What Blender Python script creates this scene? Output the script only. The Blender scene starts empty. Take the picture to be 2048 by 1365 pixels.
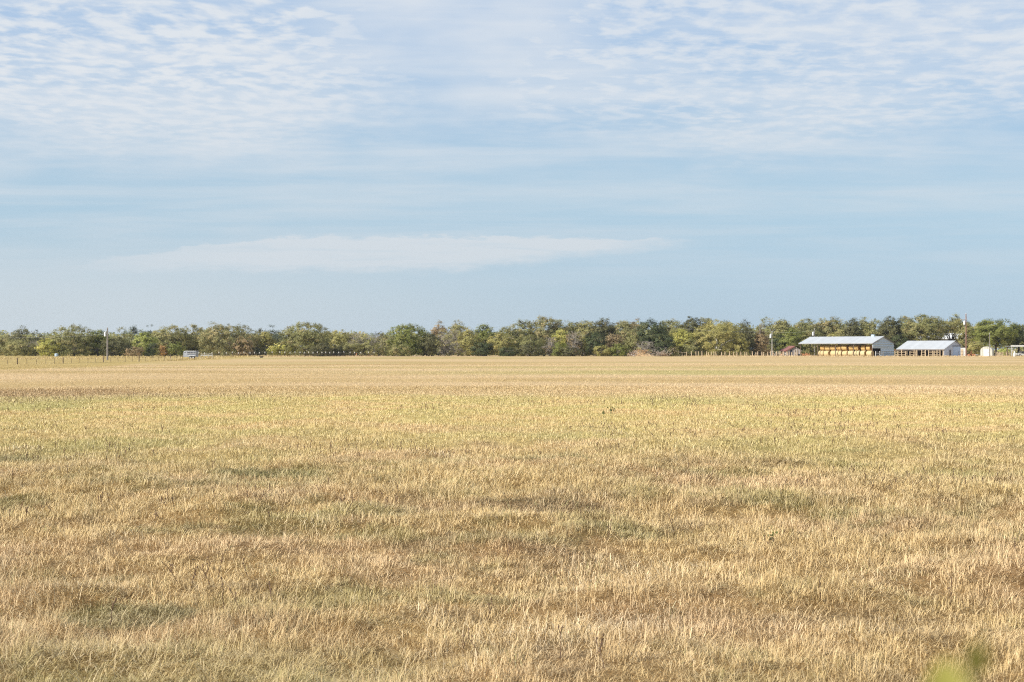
import bpy, math, random
import numpy as np
from mathutils import Vector, Matrix
R = math.radians
sc = bpy.context.scene
C = sc.collection

# ------------------------------------------------------------------ camera
F = 2844.0            # focal length in pixels of the 2048 px wide frame (50 mm on 36 mm)
HOR = 700.0           # horizon row
CAM_H = 1.75
cam_d = bpy.data.cameras.new("camera"); cam = bpy.data.objects.new("camera", cam_d); C.objects.link(cam)
cam_d.sensor_width = 36.0; cam_d.lens = 50.0
cam.location = (0, 0, CAM_H); cam.rotation_euler = (R(90) + math.atan((HOR - 682.5) / F), 0, 0)
cam_d.clip_start = 0.05; cam_d.clip_end = 20000
cam_d.dof.use_dof = True; cam_d.dof.focus_distance = 16.0; cam_d.dof.aperture_fstop = 5.6
sc.camera = cam
sc.view_settings.view_transform = 'Standard'; sc.view_settings.look = 'None'
sc.view_settings.gamma = 1.0; sc.view_settings.use_curve_mapping = False
sc.view_settings.exposure = 0.62
sc.render.engine = 'CYCLES'
sc.cycles.use_denoising = False
sc.cycles.max_bounces = 6; sc.cycles.diffuse_bounces = 3; sc.cycles.transparent_max_bounces = 4
sc.cycles.pixel_filter_type = 'BLACKMAN_HARRIS'; sc.cycles.filter_width = 1.05

# ------------------------------------------------------------------ sun
SUN_EL, SUN_AZ = R(33), R(-122)      # azimuth clockwise from +Y: behind the camera, from the left
sd = Vector((math.sin(SUN_AZ) * math.cos(SUN_EL), math.cos(SUN_AZ) * math.cos(SUN_EL), math.sin(SUN_EL)))
sun_d = bpy.data.lights.new("sun", 'SUN'); sun = bpy.data.objects.new("sun", sun_d); C.objects.link(sun)
sun_d.energy = 4.9; sun_d.angle = R(0.6); sun_d.color = (1.0, 0.945, 0.86)
sun.rotation_euler = sd.to_track_quat('Z', 'Y').to_euler()

# ------------------------------------------------------------------ node helper
class NT:
    def __init__(s, tree): s.t = tree
    def n(s, typ, **kw):
        nd = s.t.nodes.new(typ)
        for k, v in kw.items(): setattr(nd, k, v)
        return nd
    def put(s, sock, v):
        if isinstance(v, bpy.types.NodeSocket): s.t.links.new(v, sock)
        elif v is not None: sock.default_value = v
    def m(s, op, a, b=None, c=None, clamp=False):
        nd = s.n('ShaderNodeMath', operation=op, use_clamp=clamp)
        for i, v in enumerate((a, b, c)): s.put(nd.inputs[i], v)
        return nd.outputs[0]
    def ss(s, x, e0, e1, t0=0.0, t1=1.0):
        nd = s.n('ShaderNodeMapRange', interpolation_type='SMOOTHSTEP')
        for i, v in enumerate((x, e0, e1, t0, t1)): s.put(nd.inputs[i], v)
        return nd.outputs[0]
    def comb(s, x, y, z=0.0):
        nd = s.n('ShaderNodeCombineXYZ')
        for i, v in enumerate((x, y, z)): s.put(nd.inputs[i], v)
        return nd.outputs[0]
    def noise(s, vec, scale=1.0, detail=2.0, rough=0.5, dist=0.0):
        nd = s.n('ShaderNodeTexNoise')
        s.put(nd.inputs['Vector'], vec); s.put(nd.inputs['Scale'], scale); s.put(nd.inputs['Detail'], detail)
        s.put(nd.inputs['Roughness'], rough); s.put(nd.inputs['Distortion'], dist)
        return nd.outputs['Fac']
    def mix(s, f, a, b, typ='MIX'):
        nd = s.n('ShaderNodeMix', data_type='RGBA', blend_type=typ)
        s.put(nd.inputs[0], f)
        for i, v in ((6, a), (7, b)):
            s.put(nd.inputs[i], (*v, 1.0) if isinstance(v, tuple) and len(v) == 3 else v)
        return nd.outputs[2]

# ------------------------------------------------------------------ sky
world = bpy.data.worlds.new("World"); sc.world = world; world.use_nodes = True
wt = world.node_tree; wt.nodes.clear(); N = NT(wt)
out = N.n('ShaderNodeOutputWorld'); bg = N.n('ShaderNodeBackground')
wt.links.new(bg.outputs[0], out.inputs[0])
sky = N.n('ShaderNodeTexSky', sky_type='NISHITA', sun_disc=False)
sky.sun_elevation = SUN_EL; sky.sun_rotation = SUN_AZ
sky.air_density = 1.0; sky.dust_density = 0.6; sky.ozone_density = 2.0; sky.altitude = 100
SKY_K = 0.10
tc = N.n('ShaderNodeTexCoord'); sep = N.n('ShaderNodeSeparateXYZ'); wt.links.new(tc.outputs['Generated'], sep.inputs[0])
X, Y, Z = sep.outputs
yy = N.m('MAXIMUM', Y, 0.05)
u = N.m('DIVIDE', X, yy); v = N.m('DIVIDE', Z, yy)              # tangents of bearing and of height
zz = N.m('ADD', N.m('MAXIMUM', Z, 0.0), 0.012)
px_, py_ = N.m('DIVIDE', X, zz), N.m('DIVIDE', Y, zz)           # a flat cloud deck seen in perspective
P = N.comb(px_, py_, 0.0)
warp = N.noise(N.comb(px_, py_, 3.0), 1.3, 3, 0.55)
wx = N.m('ADD', px_, N.m('MULTIPLY', N.m('SUBTRACT', warp, 0.5), 0.12))
wy = N.m('ADD', py_, N.m('MULTIPLY', N.m('SUBTRACT', warp, 0.5), 0.3))
cells = N.noise(N.comb(N.m('MULTIPLY', wx, 12.5), N.m('MULTIPLY', N.m('ADD', wy, N.m('MULTIPLY', wx, 0.05)), 9.5), 1.7), 1.0, 3.0, 0.5)
cell_m = N.ss(cells, 0.35, 0.66)
cells_r = N.noise(N.comb(N.m('MULTIPLY', wx, 10.5), N.m('MULTIPLY', N.m('ADD', wy, N.m('MULTIPLY', wx, -0.20)), 8.8), 7.7), 1.0, 4.0, 0.55)
cellr_m = N.ss(cells_r, 0.37, 0.68)
big = N.noise(N.comb(N.m('MULTIPLY', u, 5.0), N.m('MULTIPLY', v, 14.0), 0.3), 1.0, 4, 0.55)
bigd = N.m('MULTIPLY', N.m('SUBTRACT', big, 0.5), 0.16)
# regions of the deck
vA = N.m('ADD', v, bigd)
regA = N.m('MULTIPLY', N.ss(vA, 0.115, 0.17), N.ss(N.m('ADD', u, bigd), -0.02, -0.16))
regC = N.m('MULTIPLY', N.ss(N.m('SUBTRACT', vA, N.m('MULTIPLY', N.m('ABSOLUTE', N.m('SUBTRACT', u, 0.13)), 0.10)), 0.105, 0.175),
           N.ss(N.m('SUBTRACT', u, bigd), -0.10, 0.04))
regB = N.m('MULTIPLY', N.m('MULTIPLY', N.ss(vA, 0.12, 0.20),
           N.m('MULTIPLY', N.ss(u, -0.20, -0.06), N.ss(u, 0.13, 0.0))), 0.80)
wisp = N.noise(N.comb(N.m('MULTIPLY', u, 4.0), N.m('MULTIPLY', v, 60.0), 4.4), 1.0, 5, 0.6, 0.4)
wisp2 = N.noise(N.comb(N.m('MULTIPLY', u, 9.0), N.m('MULTIPLY', v, 110.0), 9.4), 1.0, 4, 0.6, 0.3)
# long bank low over the trees, tapering to a point on the right
edge = N.m('MULTIPLY', N.m('SUBTRACT', N.noise(N.comb(N.m('MULTIPLY', u, 34.0), N.m('MULTIPLY', v, 150.0), 2.0), 1.0, 6, 0.68), 0.5), 0.017)
lo = N.m('ADD', 0.0545, N.m('MULTIPLY', N.m('MAXIMUM', N.m('ADD', u, 0.05), 0.0), 0.112))
hi = N.m('SUBTRACT', 0.0805, N.m('MULTIPLY', N.m('MAXIMUM', N.m('SUBTRACT', -0.17, u), 0.0), 0.14))
hi = N.m('SUBTRACT', hi, N.m('MULTIPLY', N.m('MAXIMUM', N.m('ADD', u, 0.0), 0.0), 0.025))
ve = N.m('ADD', v, edge)
bank = N.m('MULTIPLY', N.ss(N.m('SUBTRACT', ve, lo), -0.003, 0.007), N.ss(N.m('SUBTRACT', hi, ve), -0.0005, 0.0025))
bank = N.m('MULTIPLY', bank, N.m('MULTIPLY', N.ss(u, -0.40, -0.17), N.ss(u, 0.135, 0.115)))
bank = N.m('MULTIPLY', bank, N.ss(N.noise(N.comb(N.m('MULTIPLY', u, 14.0), N.m('MULTIPLY', v, 190.0), 6.0), 1.0, 5, 0.65, 0.5), 0.25, 0.55, 0.55, 1.0))
lowveil = N.m('MULTIPLY', N.ss(v, 0.085, 0.045), N.ss(u, 0.10, -0.30))
blue = N.ss(v, 0.0, 0.26)
EK = 2 ** -sc.view_settings.exposure
def skc(*c): return tuple(a * EK for a in c)
hor = N.mix(N.ss(u, -0.36, 0.30), skc(.520, .615, .695), skc(.395, .545, .700))
base = N.mix(N.ss(v, 0.02, 0.11), hor, skc(.415, .588, .728))
base = N.mix(N.ss(v, 0.10, 0.26), base, skc(.270, .475, .765))
nsk = N.mix(1.0, sky.outputs[0], (SKY_K, SKY_K, SKY_K), 'MULTIPLY')
base = N.mix(0.12, base, nsk)
cov = N.m('MULTIPLY', regA, N.m('ADD', N.ss(v, 0.235, 0.150, 0.16, 0.48), N.m('MULTIPLY', cell_m, N.ss(v, 0.150, 0.215, 0.40, 0.80))))
covC = N.m('MULTIPLY', regC, N.m('ADD', 0.20, N.m('MULTIPLY', cellr_m, 0.62)))
covB = N.m('MULTIPLY', regB, N.m('ADD', 0.48, N.m('MULTIPLY', N.ss(big, 0.35, 0.62), 0.5)))
cov = N.m('MAXIMUM', N.m('MAXIMUM', cov, covC), covB)
wl = N.m('ADD', N.m('MULTIPLY', N.ss(wisp, 0.36, 0.72), 0.42), N.m('MULTIPLY', N.ss(wisp2, 0.40, 0.75), 0.14))
wl = N.m('ADD', N.m('MULTIPLY', wl, N.ss(v, 0.02, 0.09)), N.m('MULTIPLY', N.m('MULTIPLY', N.ss(v, 0.085, 0.14), N.ss(big, 0.30, 0.62)), 0.22))
inv = lambda a: N.m('SUBTRACT', 1.0, a)
tot = inv(N.m('MULTIPLY', inv(cov), N.m('MULTIPLY', inv(wl), N.m('MULTIPLY', inv(N.m('MULTIPLY', bank, 0.92)), inv(N.m('MULTIPLY', lowveil, 0.35))))))
cloud = N.mix(N.ss(v, 0.05, 0.2), skc(.655, .715, .765), skc(.745, .790, .840))
col = N.mix(tot, base, cloud)
wt.links.new(col, bg.inputs['Color']); bg.inputs['Strength'].default_value = 1.0

# ------------------------------------------------------------------ property helpers
def tag(o, label=None, cat=None, group=None, kind=None):
    if label: o['label'] = label
    if cat: o['category'] = cat
    if group: o['group'] = group
    if kind: o['kind'] = kind
    return o
def empty(name, loc, rz=0.0, label=None, cat=None, group=None):
    o = bpy.data.objects.new(name, None); C.objects.link(o)
    o.location = loc; o.rotation_euler = (0, 0, rz); o.empty_display_size = 0.3
    return tag(o, label, cat, group)

def np_mesh(name, verts, faces, mat, parent=None, attrs=None, smooth=False):
    """verts (N,3); faces: list of (M,k) int arrays"""
    me = bpy.data.meshes.new(name)
    verts = np.ascontiguousarray(verts, dtype=np.float32)
    me.vertices.add(len(verts)); me.vertices.foreach_set('co', verts.ravel())
    faces = [f for f in faces if len(f)]
    li = np.concatenate([f.ravel() for f in faces]).astype(np.int32)
    sizes = np.concatenate([np.full(len(f), f.shape[1], np.int32) for f in faces])
    st = np.zeros(len(sizes), np.int32); st[1:] = np.cumsum(sizes)[:-1]
    me.loops.add(len(li)); me.loops.foreach_set('vertex_index', li)
    me.polygons.add(len(sizes)); me.polygons.foreach_set('loop_start', st)
    if smooth: me.polygons.foreach_set('use_smooth', np.ones(len(sizes), bool))
    for k, a in (attrs or {}).items():
        at = me.attributes.new(k, 'FLOAT', 'POINT'); at.data.foreach_set('value', np.asarray(a, np.float32))
    me.update(calc_edges=True)
    if mat: me.materials.append(mat)
    o = bpy.data.objects.new(name, me); C.objects.link(o)
    if parent: o.parent = parent
    return o

class MB:
    """collects simple solids into one mesh"""
    def __init__(s): s.v = []; s.f = []
    def add(s, vs, fs):
        b = len(s.v); s.v += [tuple(p) for p in vs]; s.f += [[b + i for i in f] for f in fs]; return s
    def box(s, x0, x1, y0, y1, z0, z1):
        return s.add([(x0,y0,z0),(x1,y0,z0),(x1,y1,z0),(x0,y1,z0),(x0,y0,z1),(x1,y0,z1),(x1,y1,z1),(x0,y1,z1)],
                     [(0,3,2,1),(4,5,6,7),(0,1,5,4),(1,2,6,5),(2,3,7,6),(3,0,4,7)])
    def prism(s, poly, axis, a0, a1):
        """poly: list of 2-D points; axis 'x' -> (y,z) outline, 'y' -> (x,z), 'z' -> (x,y)"""
        def pt(p, a): return {'x': (a, p[0], p[1]), 'y': (p[0], a, p[1]), 'z': (p[0], p[1], a)}[axis]
        n = len(poly)
        return s.add([pt(p, a0) for p in poly] + [pt(p, a1) for p in poly],
                     [tuple(range(n))[::-1], tuple(range(n, 2 * n))] + [(i, (i+1) % n, n + (i+1) % n, n + i) for i in range(n)])
    def tube(s, pts, r, seg=8, cap=True):
        pts = [Vector(p) for p in pts]; rs = r if isinstance(r, (list, tuple)) else [r] * len(pts)
        b = len(s.v)
        for i, p in enumerate(pts):
            d = (pts[min(i+1, len(pts)-1)] - pts[max(i-1, 0)]).normalized()
            a = d.cross(Vector((0,0,1)) if abs(d.z) < .9 else Vector((1,0,0))).normalized(); c = d.cross(a)
            for k in range(seg):
                t = 2 * math.pi * k / seg
                s.v.append(tuple(p + (a * math.cos(t) + c * math.sin(t)) * rs[i]))
        for i in range(len(pts) - 1):
            for k in range(seg):
                s.f.append([b + i*seg + k, b + i*seg + (k+1) % seg, b + (i+1)*seg + (k+1) % seg, b + (i+1)*seg + k])
        if cap:
            s.f.append([b + k for k in range(seg)][::-1]); s.f.append([b + (len(pts)-1)*seg + k for k in range(seg)])
        return s
    def build(s, name, mat, parent=None, smooth=False, bevel=0.0):
        me = bpy.data.meshes.new(name); me.from_pydata(s.v, [], s.f); me.update()
        me.materials.append(mat)
        if smooth:
            for p in me.polygons: p.use_smooth = True
        o = bpy.data.objects.new(name, me); C.objects.link(o)
        if parent: o.parent = parent
        if bevel:
            bm = o.modifiers.new('bevel', 'BEVEL'); bm.width = bevel; bm.segments = 2; bm.limit_method = 'ANGLE'
        return o

# ------------------------------------------------------------------ materials
def new_mat(name):
    m = bpy.data.materials.new(name); m.use_nodes = True
    t = m.node_tree; n = NT(t); bs = t.nodes['Principled BSDF']
    return m, n, bs
def solid(name, c, rough=0.7, metal=0.0, var=0.25, scale=3.0, spec=0.3, bump=0.0):
    m, n, bs = new_mat(name)
    g = n.n('ShaderNodeTexCoord')
    a = n.noise(g.outputs['Object'], scale, 5, 0.65)
    dark = tuple(x * (1 - var) for x in c); light = tuple(min(1, x * (1 + var)) for x in c)
    n.put(bs.inputs['Base Color'], n.mix(n.ss(a, 0.3, 0.7), dark, light))
    bs.inputs['Roughness'].default_value = rough; bs.inputs['Metallic'].default_value = metal
    bs.inputs['Specular IOR Level'].default_value = spec
    if bump:
        b = n.n('ShaderNodeBump'); b.inputs['Strength'].default_value = bump
        n.put(b.inputs['Height'], n.noise(g.outputs['Object'], scale * 6, 4, 0.6)); n.put(bs.inputs['Normal'], b.outputs[0])
    return m
def sheet_metal(name, c, pitch, axis, var=0.12, rust=0.0, depth=0.5, rough=0.45):
    """ribbed metal sheet: ribs repeat along the given object axis"""
    m, n, bs = new_mat(name)
    g = n.n('ShaderNodeTexCoord'); s = n.n('ShaderNodeSeparateXYZ'); n.t.links.new(g.outputs['Object'], s.inputs[0])
    w = n.m('SINE', n.m('MULTIPLY', s.outputs['XYZ'.index(axis)], 2 * math.pi / pitch))
    b = n.n('ShaderNodeBump'); b.inputs['Strength'].default_value = depth; b.inputs['Distance'].default_value = 0.03
    n.put(b.inputs['Height'], w); n.put(bs.inputs['Normal'], b.outputs[0])
    a = n.noise(g.outputs['Object'], 0.8, 6, 0.65)
    colr = n.mix(n.ss(a, 0.3, 0.7), tuple(x * (1 - var) for x in c), tuple(min(1, x * (1 + var)) for x in c))
    # each sheet weathered a little differently
    pan = n.m('FLOOR', n.m('DIVIDE', s.outputs['XYZ'.index(axis)], 0.9))
    wn = n.n('ShaderNodeTexWhiteNoise', noise_dimensions='1D'); n.put(wn.inputs['W'], pan)
    colr = n.mix(n.m('MULTIPLY', wn.outputs['Value'], 0.25), colr, tuple(x * 0.65 for x in c))
    if rust:
        colr = n.mix(n.m('MULTIPLY', n.ss(n.noise(g.outputs['Object'], 1.7, 6, 0.7), 0.55, 0.7), rust), colr, (0.16, 0.075, 0.04))
    n.put(bs.inputs['Base Color'], colr)
    bs.inputs['Roughness'].default_value = rough; bs.inputs['Metallic'].default_value = 0.25
    return m
def planks(name, c, pitch, axis, var=0.45, rough=0.9):
    m, n, bs = new_mat(name)
    g = n.n('ShaderNodeTexCoord'); s = n.n('ShaderNodeSeparateXYZ'); n.t.links.new(g.outputs['Object'], s.inputs[0])
    q = n.m('DIVIDE', s.outputs['XYZ'.index(axis)], pitch)
    wn = n.n('ShaderNodeTexWhiteNoise', noise_dimensions='1D'); n.put(wn.inputs['W'], n.m('FLOOR', q))
    gap = n.ss(n.m('ABSOLUTE', n.m('SUBTRACT', n.m('FRACT', q), 0.5)), 0.40, 0.49)
    colr = n.mix(wn.outputs['Value'], tuple(x * (1 - var) for x in c), tuple(min(1, x * (1 + var)) for x in c))
    colr = n.mix(n.m('MULTIPLY', n.noise(g.outputs['Object'], 4.0, 5, 0.7), 0.5), colr, tuple(x * 0.5 for x in c))
    n.put(bs.inputs['Base Color'], n.mix(n.m('MULTIPLY', gap, 0.85), colr, (0.02, 0.017, 0.014)))
    bs.inputs['Roughness'].default_value = rough
    return m

M = {}
M['roof_metal'] = sheet_metal('roof_metal', (0.455, 0.470, 0.485), 0.30, 'X', var=0.06, depth=0.35)
M['gable_metal'] = solid('gable_metal', (0.43, 0.50, 0.56), 0.5, var=.03, scale=.4)
M['pale_metal'] = sheet_metal('pale_metal', (0.50, 0.54, 0.64), 0.40, 'Y', var=0.08, depth=0.4)
M['red_roof'] = sheet_metal('red_roof', (0.28, 0.115, 0.10), 0.25, 'Y', var=0.25, rust=0.5)
M['trim'] = solid('trim', (0.13, 0.11, 0.10), 0.7)
M['old_post'] = solid('old_post', (0.14, 0.10, 0.07), 0.9, var=0.4, scale=5)
M['grey_plank'] = planks('grey_plank', (0.46, 0.43, 0.42), 0.22, 'X')
M['inner_wall'] = planks('inner_wall', (0.13, 0.085, 0.055), 0.3, 'X', var=0.3)
M['tan_wood'] = solid('tan_wood', (0.46, 0.36, 0.24), 0.9, var=0.3, scale=5)
M['grey_wood'] = solid('grey_wood', (0.34, 0.30, 0.24), 0.9, var=0.35, scale=5)
M['rust_steel'] = solid('rust_steel', (0.075, 0.05, 0.04), 0.8, var=0.4, scale=8)
M['white_cap'] = solid('white_cap', (0.6, 0.6, 0.58), 0.6, var=0.08)
M['wire'] = solid('wire', (0.22, 0.21, 0.20), 0.5, metal=0.6)
M['cable'] = solid('cable', (0.45, 0.46, 0.48), 0.4, metal=0.3)
M['pole_grey'] = solid('pole_grey', (0.20, 0.18, 0.165), 0.9, var=0.3, scale=4)
M['pole_brown'] = solid('pole_brown', (0.20, 0.115, 0.085), 0.9, var=0.3, scale=4)
M['pole_pale'] = solid('pole_pale', (0.36, 0.35, 0.32), 0.9, var=0.2, scale=4)
M['transformer'] = solid('transformer', (0.60, 0.62, 0.64), 0.35, var=0.08)
M['porcelain'] = solid('porcelain', (0.6, 0.6, 0.6), 0.3)
M['white_paint'] = solid('white_paint', (0.52, 0.52, 0.50), 0.4, var=0.06)
M['trailer_skin'] = solid('trailer_skin', (0.30, 0.32, 0.36), 0.4, metal=0.2, var=0.08)
M['opening_shade'] = solid('opening_shade', (0.025, 0.03, 0.045), 0.6)  # near-black colour standing in for shade inside openings
M['rubber'] = solid('rubber', (0.02, 0.02, 0.02), 0.85)
M['rim'] = solid('rim', (0.45, 0.45, 0.46), 0.4, metal=0.5)
M['glass'] = solid('glass', (0.03, 0.04, 0.05), 0.08, var=0.05, spec=0.6)
M['blue_plastic'] = solid('blue_plastic', (0.36, 0.45, 0.54), 0.5, var=0.1)
M['cream_tank'] = sheet_metal('cream_tank', (0.44, 0.43, 0.37), 0.6, 'X', var=0.08, depth=0.5, rust=0.15)
M['blue_door'] = solid('blue_door', (0.42, 0.53, 0.72), 0.5, var=0.06)
M['rust_orange'] = solid('rust_orange', (0.46, 0.21, 0.11), 0.85, var=0.35, scale=4)
M['hay_net'] = None

def hay_mat(name, c):
    m, n, bs = new_mat(name)
    g = n.n('ShaderNodeTexCoord'); oi = n.n('ShaderNodeObjectInfo')
    s = n.n('ShaderNodeSeparateXYZ'); n.t.links.new(g.outputs['Object'], s.inputs[0])
    streak = n.noise(n.comb(n.m('MULTIPLY', s.outputs[0], 9.0), n.m('MULTIPLY', s.outputs[1], 3.0), n.m('MULTIPLY', s.outputs[2], 3.0)), 1.5, 5, 0.7)
    a = n.mix(n.ss(streak, 0.3, 0.72), tuple(x * .62 for x in c), tuple(min(1, x * 1.25) for x in c))
    a = n.mix(n.m('MULTIPLY', oi.outputs['Random'], 0.35), a, (c[0] * .95, c[1] * .72, c[2] * .5))
    n.put(bs.inputs['Base Color'], a); bs.inputs['Roughness'].default_value = 0.95
    b = n.n('ShaderNodeBump'); b.inputs['Strength'].default_value = 0.7; n.put(b.inputs['Height'], streak); n.put(bs.inputs['Normal'], b.outputs[0])
    return m
M['hay_lower'] = hay_mat('hay_lower', (0.50, 0.43, 0.25))
M['hay_upper'] = hay_mat('hay_upper', (0.49, 0.345, 0.14))
M['hay_end_shaded'] = hay_mat('hay_end_shaded', (0.36, 0.20, 0.07))  # darker hay for bale ends, shade away from the sun in the colour

def bark(name, c):
    return solid(name, c, 0.95, var=0.35, scale=4)
M['bark'] = bark('bark', (0.17, 0.145, 0.12)); M['bark_pale'] = bark('bark_pale', (0.27, 0.24, 0.20)); M['bark_dark'] = bark('bark_dark', (0.06, 0.05, 0.045))
M['bark_white'] = bark('bark_white', (0.5, 0.48, 0.43))

def leaf_mat(name, dark, light, alt=None, altf=0.2):
    m, n, bs = new_mat(name)
    at = n.n('ShaderNodeAttribute', attribute_name='rnd')
    a2 = n.n('ShaderNodeAttribute', attribute_name='clump')
    c = n.mix(at.outputs['Fac'], dark, light)
    if alt: c = n.mix(n.ss(a2.outputs['Fac'], 1 - altf - 0.08, 1 - altf + 0.08), c, alt)
    n.put(bs.inputs['Base Color'], c); bs.inputs['Roughness'].default_value = 0.6; bs.inputs['Specular IOR Level'].default_value = 0.25
    tr = n.n('ShaderNodeBsdfTranslucent'); n.put(tr.inputs['Color'], c)
    mx = n.n('ShaderNodeMixShader'); mx.inputs[0].default_value = 0.36
    n.t.links.new(bs.outputs[0], mx.inputs[1]); n.t.links.new(tr.outputs[0], mx.inputs[2])
    n.t.links.new(mx.outputs[0], n.t.nodes['Material Output'].inputs[0])
    return m
LM = {
 'olive':  leaf_mat('leaf_olive', (0.180,0.186,0.065), (0.311,0.293,0.119), (0.333,0.285,0.128), .15),
 'grey':   leaf_mat('leaf_grey', (0.214,0.211,0.078), (0.365,0.334,0.136), (0.373,0.319,0.142), .15),
 'dark':   leaf_mat('leaf_dark', (0.087,0.090,0.040), (0.164,0.155,0.066), (0.178,0.163,0.071), .12),
 'deep':   leaf_mat('leaf_deep', (0.058,0.075,0.032), (0.108,0.127,0.050), (0.127,0.134,0.060), .10),
 'blue':   leaf_mat('leaf_haze_blue', (0.109,0.131,0.092), (0.169,0.193,0.131)),  # bluish haze of distance mixed into the leaf colour
 'green':  leaf_mat('leaf_green', (0.138,0.159,0.039), (0.243,0.258,0.066), (0.263,0.260,0.072), .15),
 'bright': leaf_mat('leaf_bright', (0.260,0.292,0.071), (0.400,0.415,0.114), (0.390,0.402,0.115), .2),
 'yellow': leaf_mat('leaf_yellow', (0.328,0.325,0.080), (0.500,0.473,0.132), (0.515,0.461,0.137), .2),
 'yolive': leaf_mat('leaf_yolive', (0.258,0.241,0.078), (0.391,0.357,0.124), (0.407,0.354,0.127), .25),
 'ochre':  leaf_mat('leaf_ochre', (0.190,0.190,0.075), (0.312,0.287,0.129), (0.358,0.297,0.136), .28),
 'brown':  leaf_mat('leaf_brown', (0.233,0.175,0.091), (0.371,0.281,0.147), (0.384,0.278,0.153), .2),
 'orange': leaf_mat('leaf_orange', (0.36,0.22,0.08), (0.48,0.30,0.12)),
 'weed':   leaf_mat('leaf_weed', (0.09,0.105,0.04), (0.16,0.175,0.065)),
 'leaf':   leaf_mat('leaf_near', (0.25,0.24,0.05), (0.32,0.295,0.065), (0.30,0.19,0.05), .25),
 'leafd':  leaf_mat('leaf_near_dark', (0.075,0.075,0.008), (0.11,0.10,0.01)),
}

# ------------------------------------------------------------------ terrain height
def _h(ix, iy, seed):
    n = (ix.astype(np.int64) * 374761393 + iy.astype(np.int64) * 668265263 + seed * 974634277) & 0xffffffff
    n = ((n ^ (n >> 13)) * 1274126177) & 0xffffffff
    n = (n ^ (n >> 16)) & 0xffffffff
    return n / 4294967295.0
def vnoise(x, y, s, seed):
    x = np.asarray(x, float) / s; y = np.asarray(y, float) / s
    ix = np.floor(x); iy = np.floor(y); fx = x - ix; fy = y - iy
    fx = fx * fx * fx * (fx * (fx * 6 - 15) + 10); fy = fy * fy * fy * (fy * (fy * 6 - 15) + 10)
    a = _h(ix, iy, seed); b = _h(ix + 1, iy, seed); c = _h(ix, iy + 1, seed); d = _h(ix + 1, iy + 1, seed)
    return (a * (1 - fx) + b * fx) * (1 - fy) + (c * (1 - fx) + d * fx) * fy
def sst(x, a, b):
    t = np.clip((np.asarray(x, float) - a) / (b - a), 0, 1); return t * t * (3 - 2 * t)
def H(x, y):
    x = np.asarray(x, float); y = np.asarray(y, float)
    near = 1 - sst(y, 20, 75)
    z = ((vnoise(x, y, 2.3, 1) - .5) * 0.13 + (vnoise(x, y, .80, 4) - .5) * 0.12) * near + (vnoise(x, y, 7.0, 2) - .5) * 0.16 * near
    z = z + (vnoise(x, y, 40.0, 3) - .5) * 0.22 * (1 - sst(y, 250, 330)) * sst(y, 12, 40)
    dip = sst(-x, 52, 86) * sst(y, 135, 240) * (1 - sst(y, 285, 385))
    z = z - 1.12 * dip
    return z
def hz(x, y): return float(H(np.array([x]), np.array([y]))[0])
def gx(px, Yd): return (px - 1024.0) / F * Yd
def gz(py, Yd): return CAM_H + (HOR - py) / F * Yd
def gp(px, Yd, dz=0.0):
    x = gx(px, Yd); return (x, Yd, hz(x, Yd) + dz)

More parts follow.
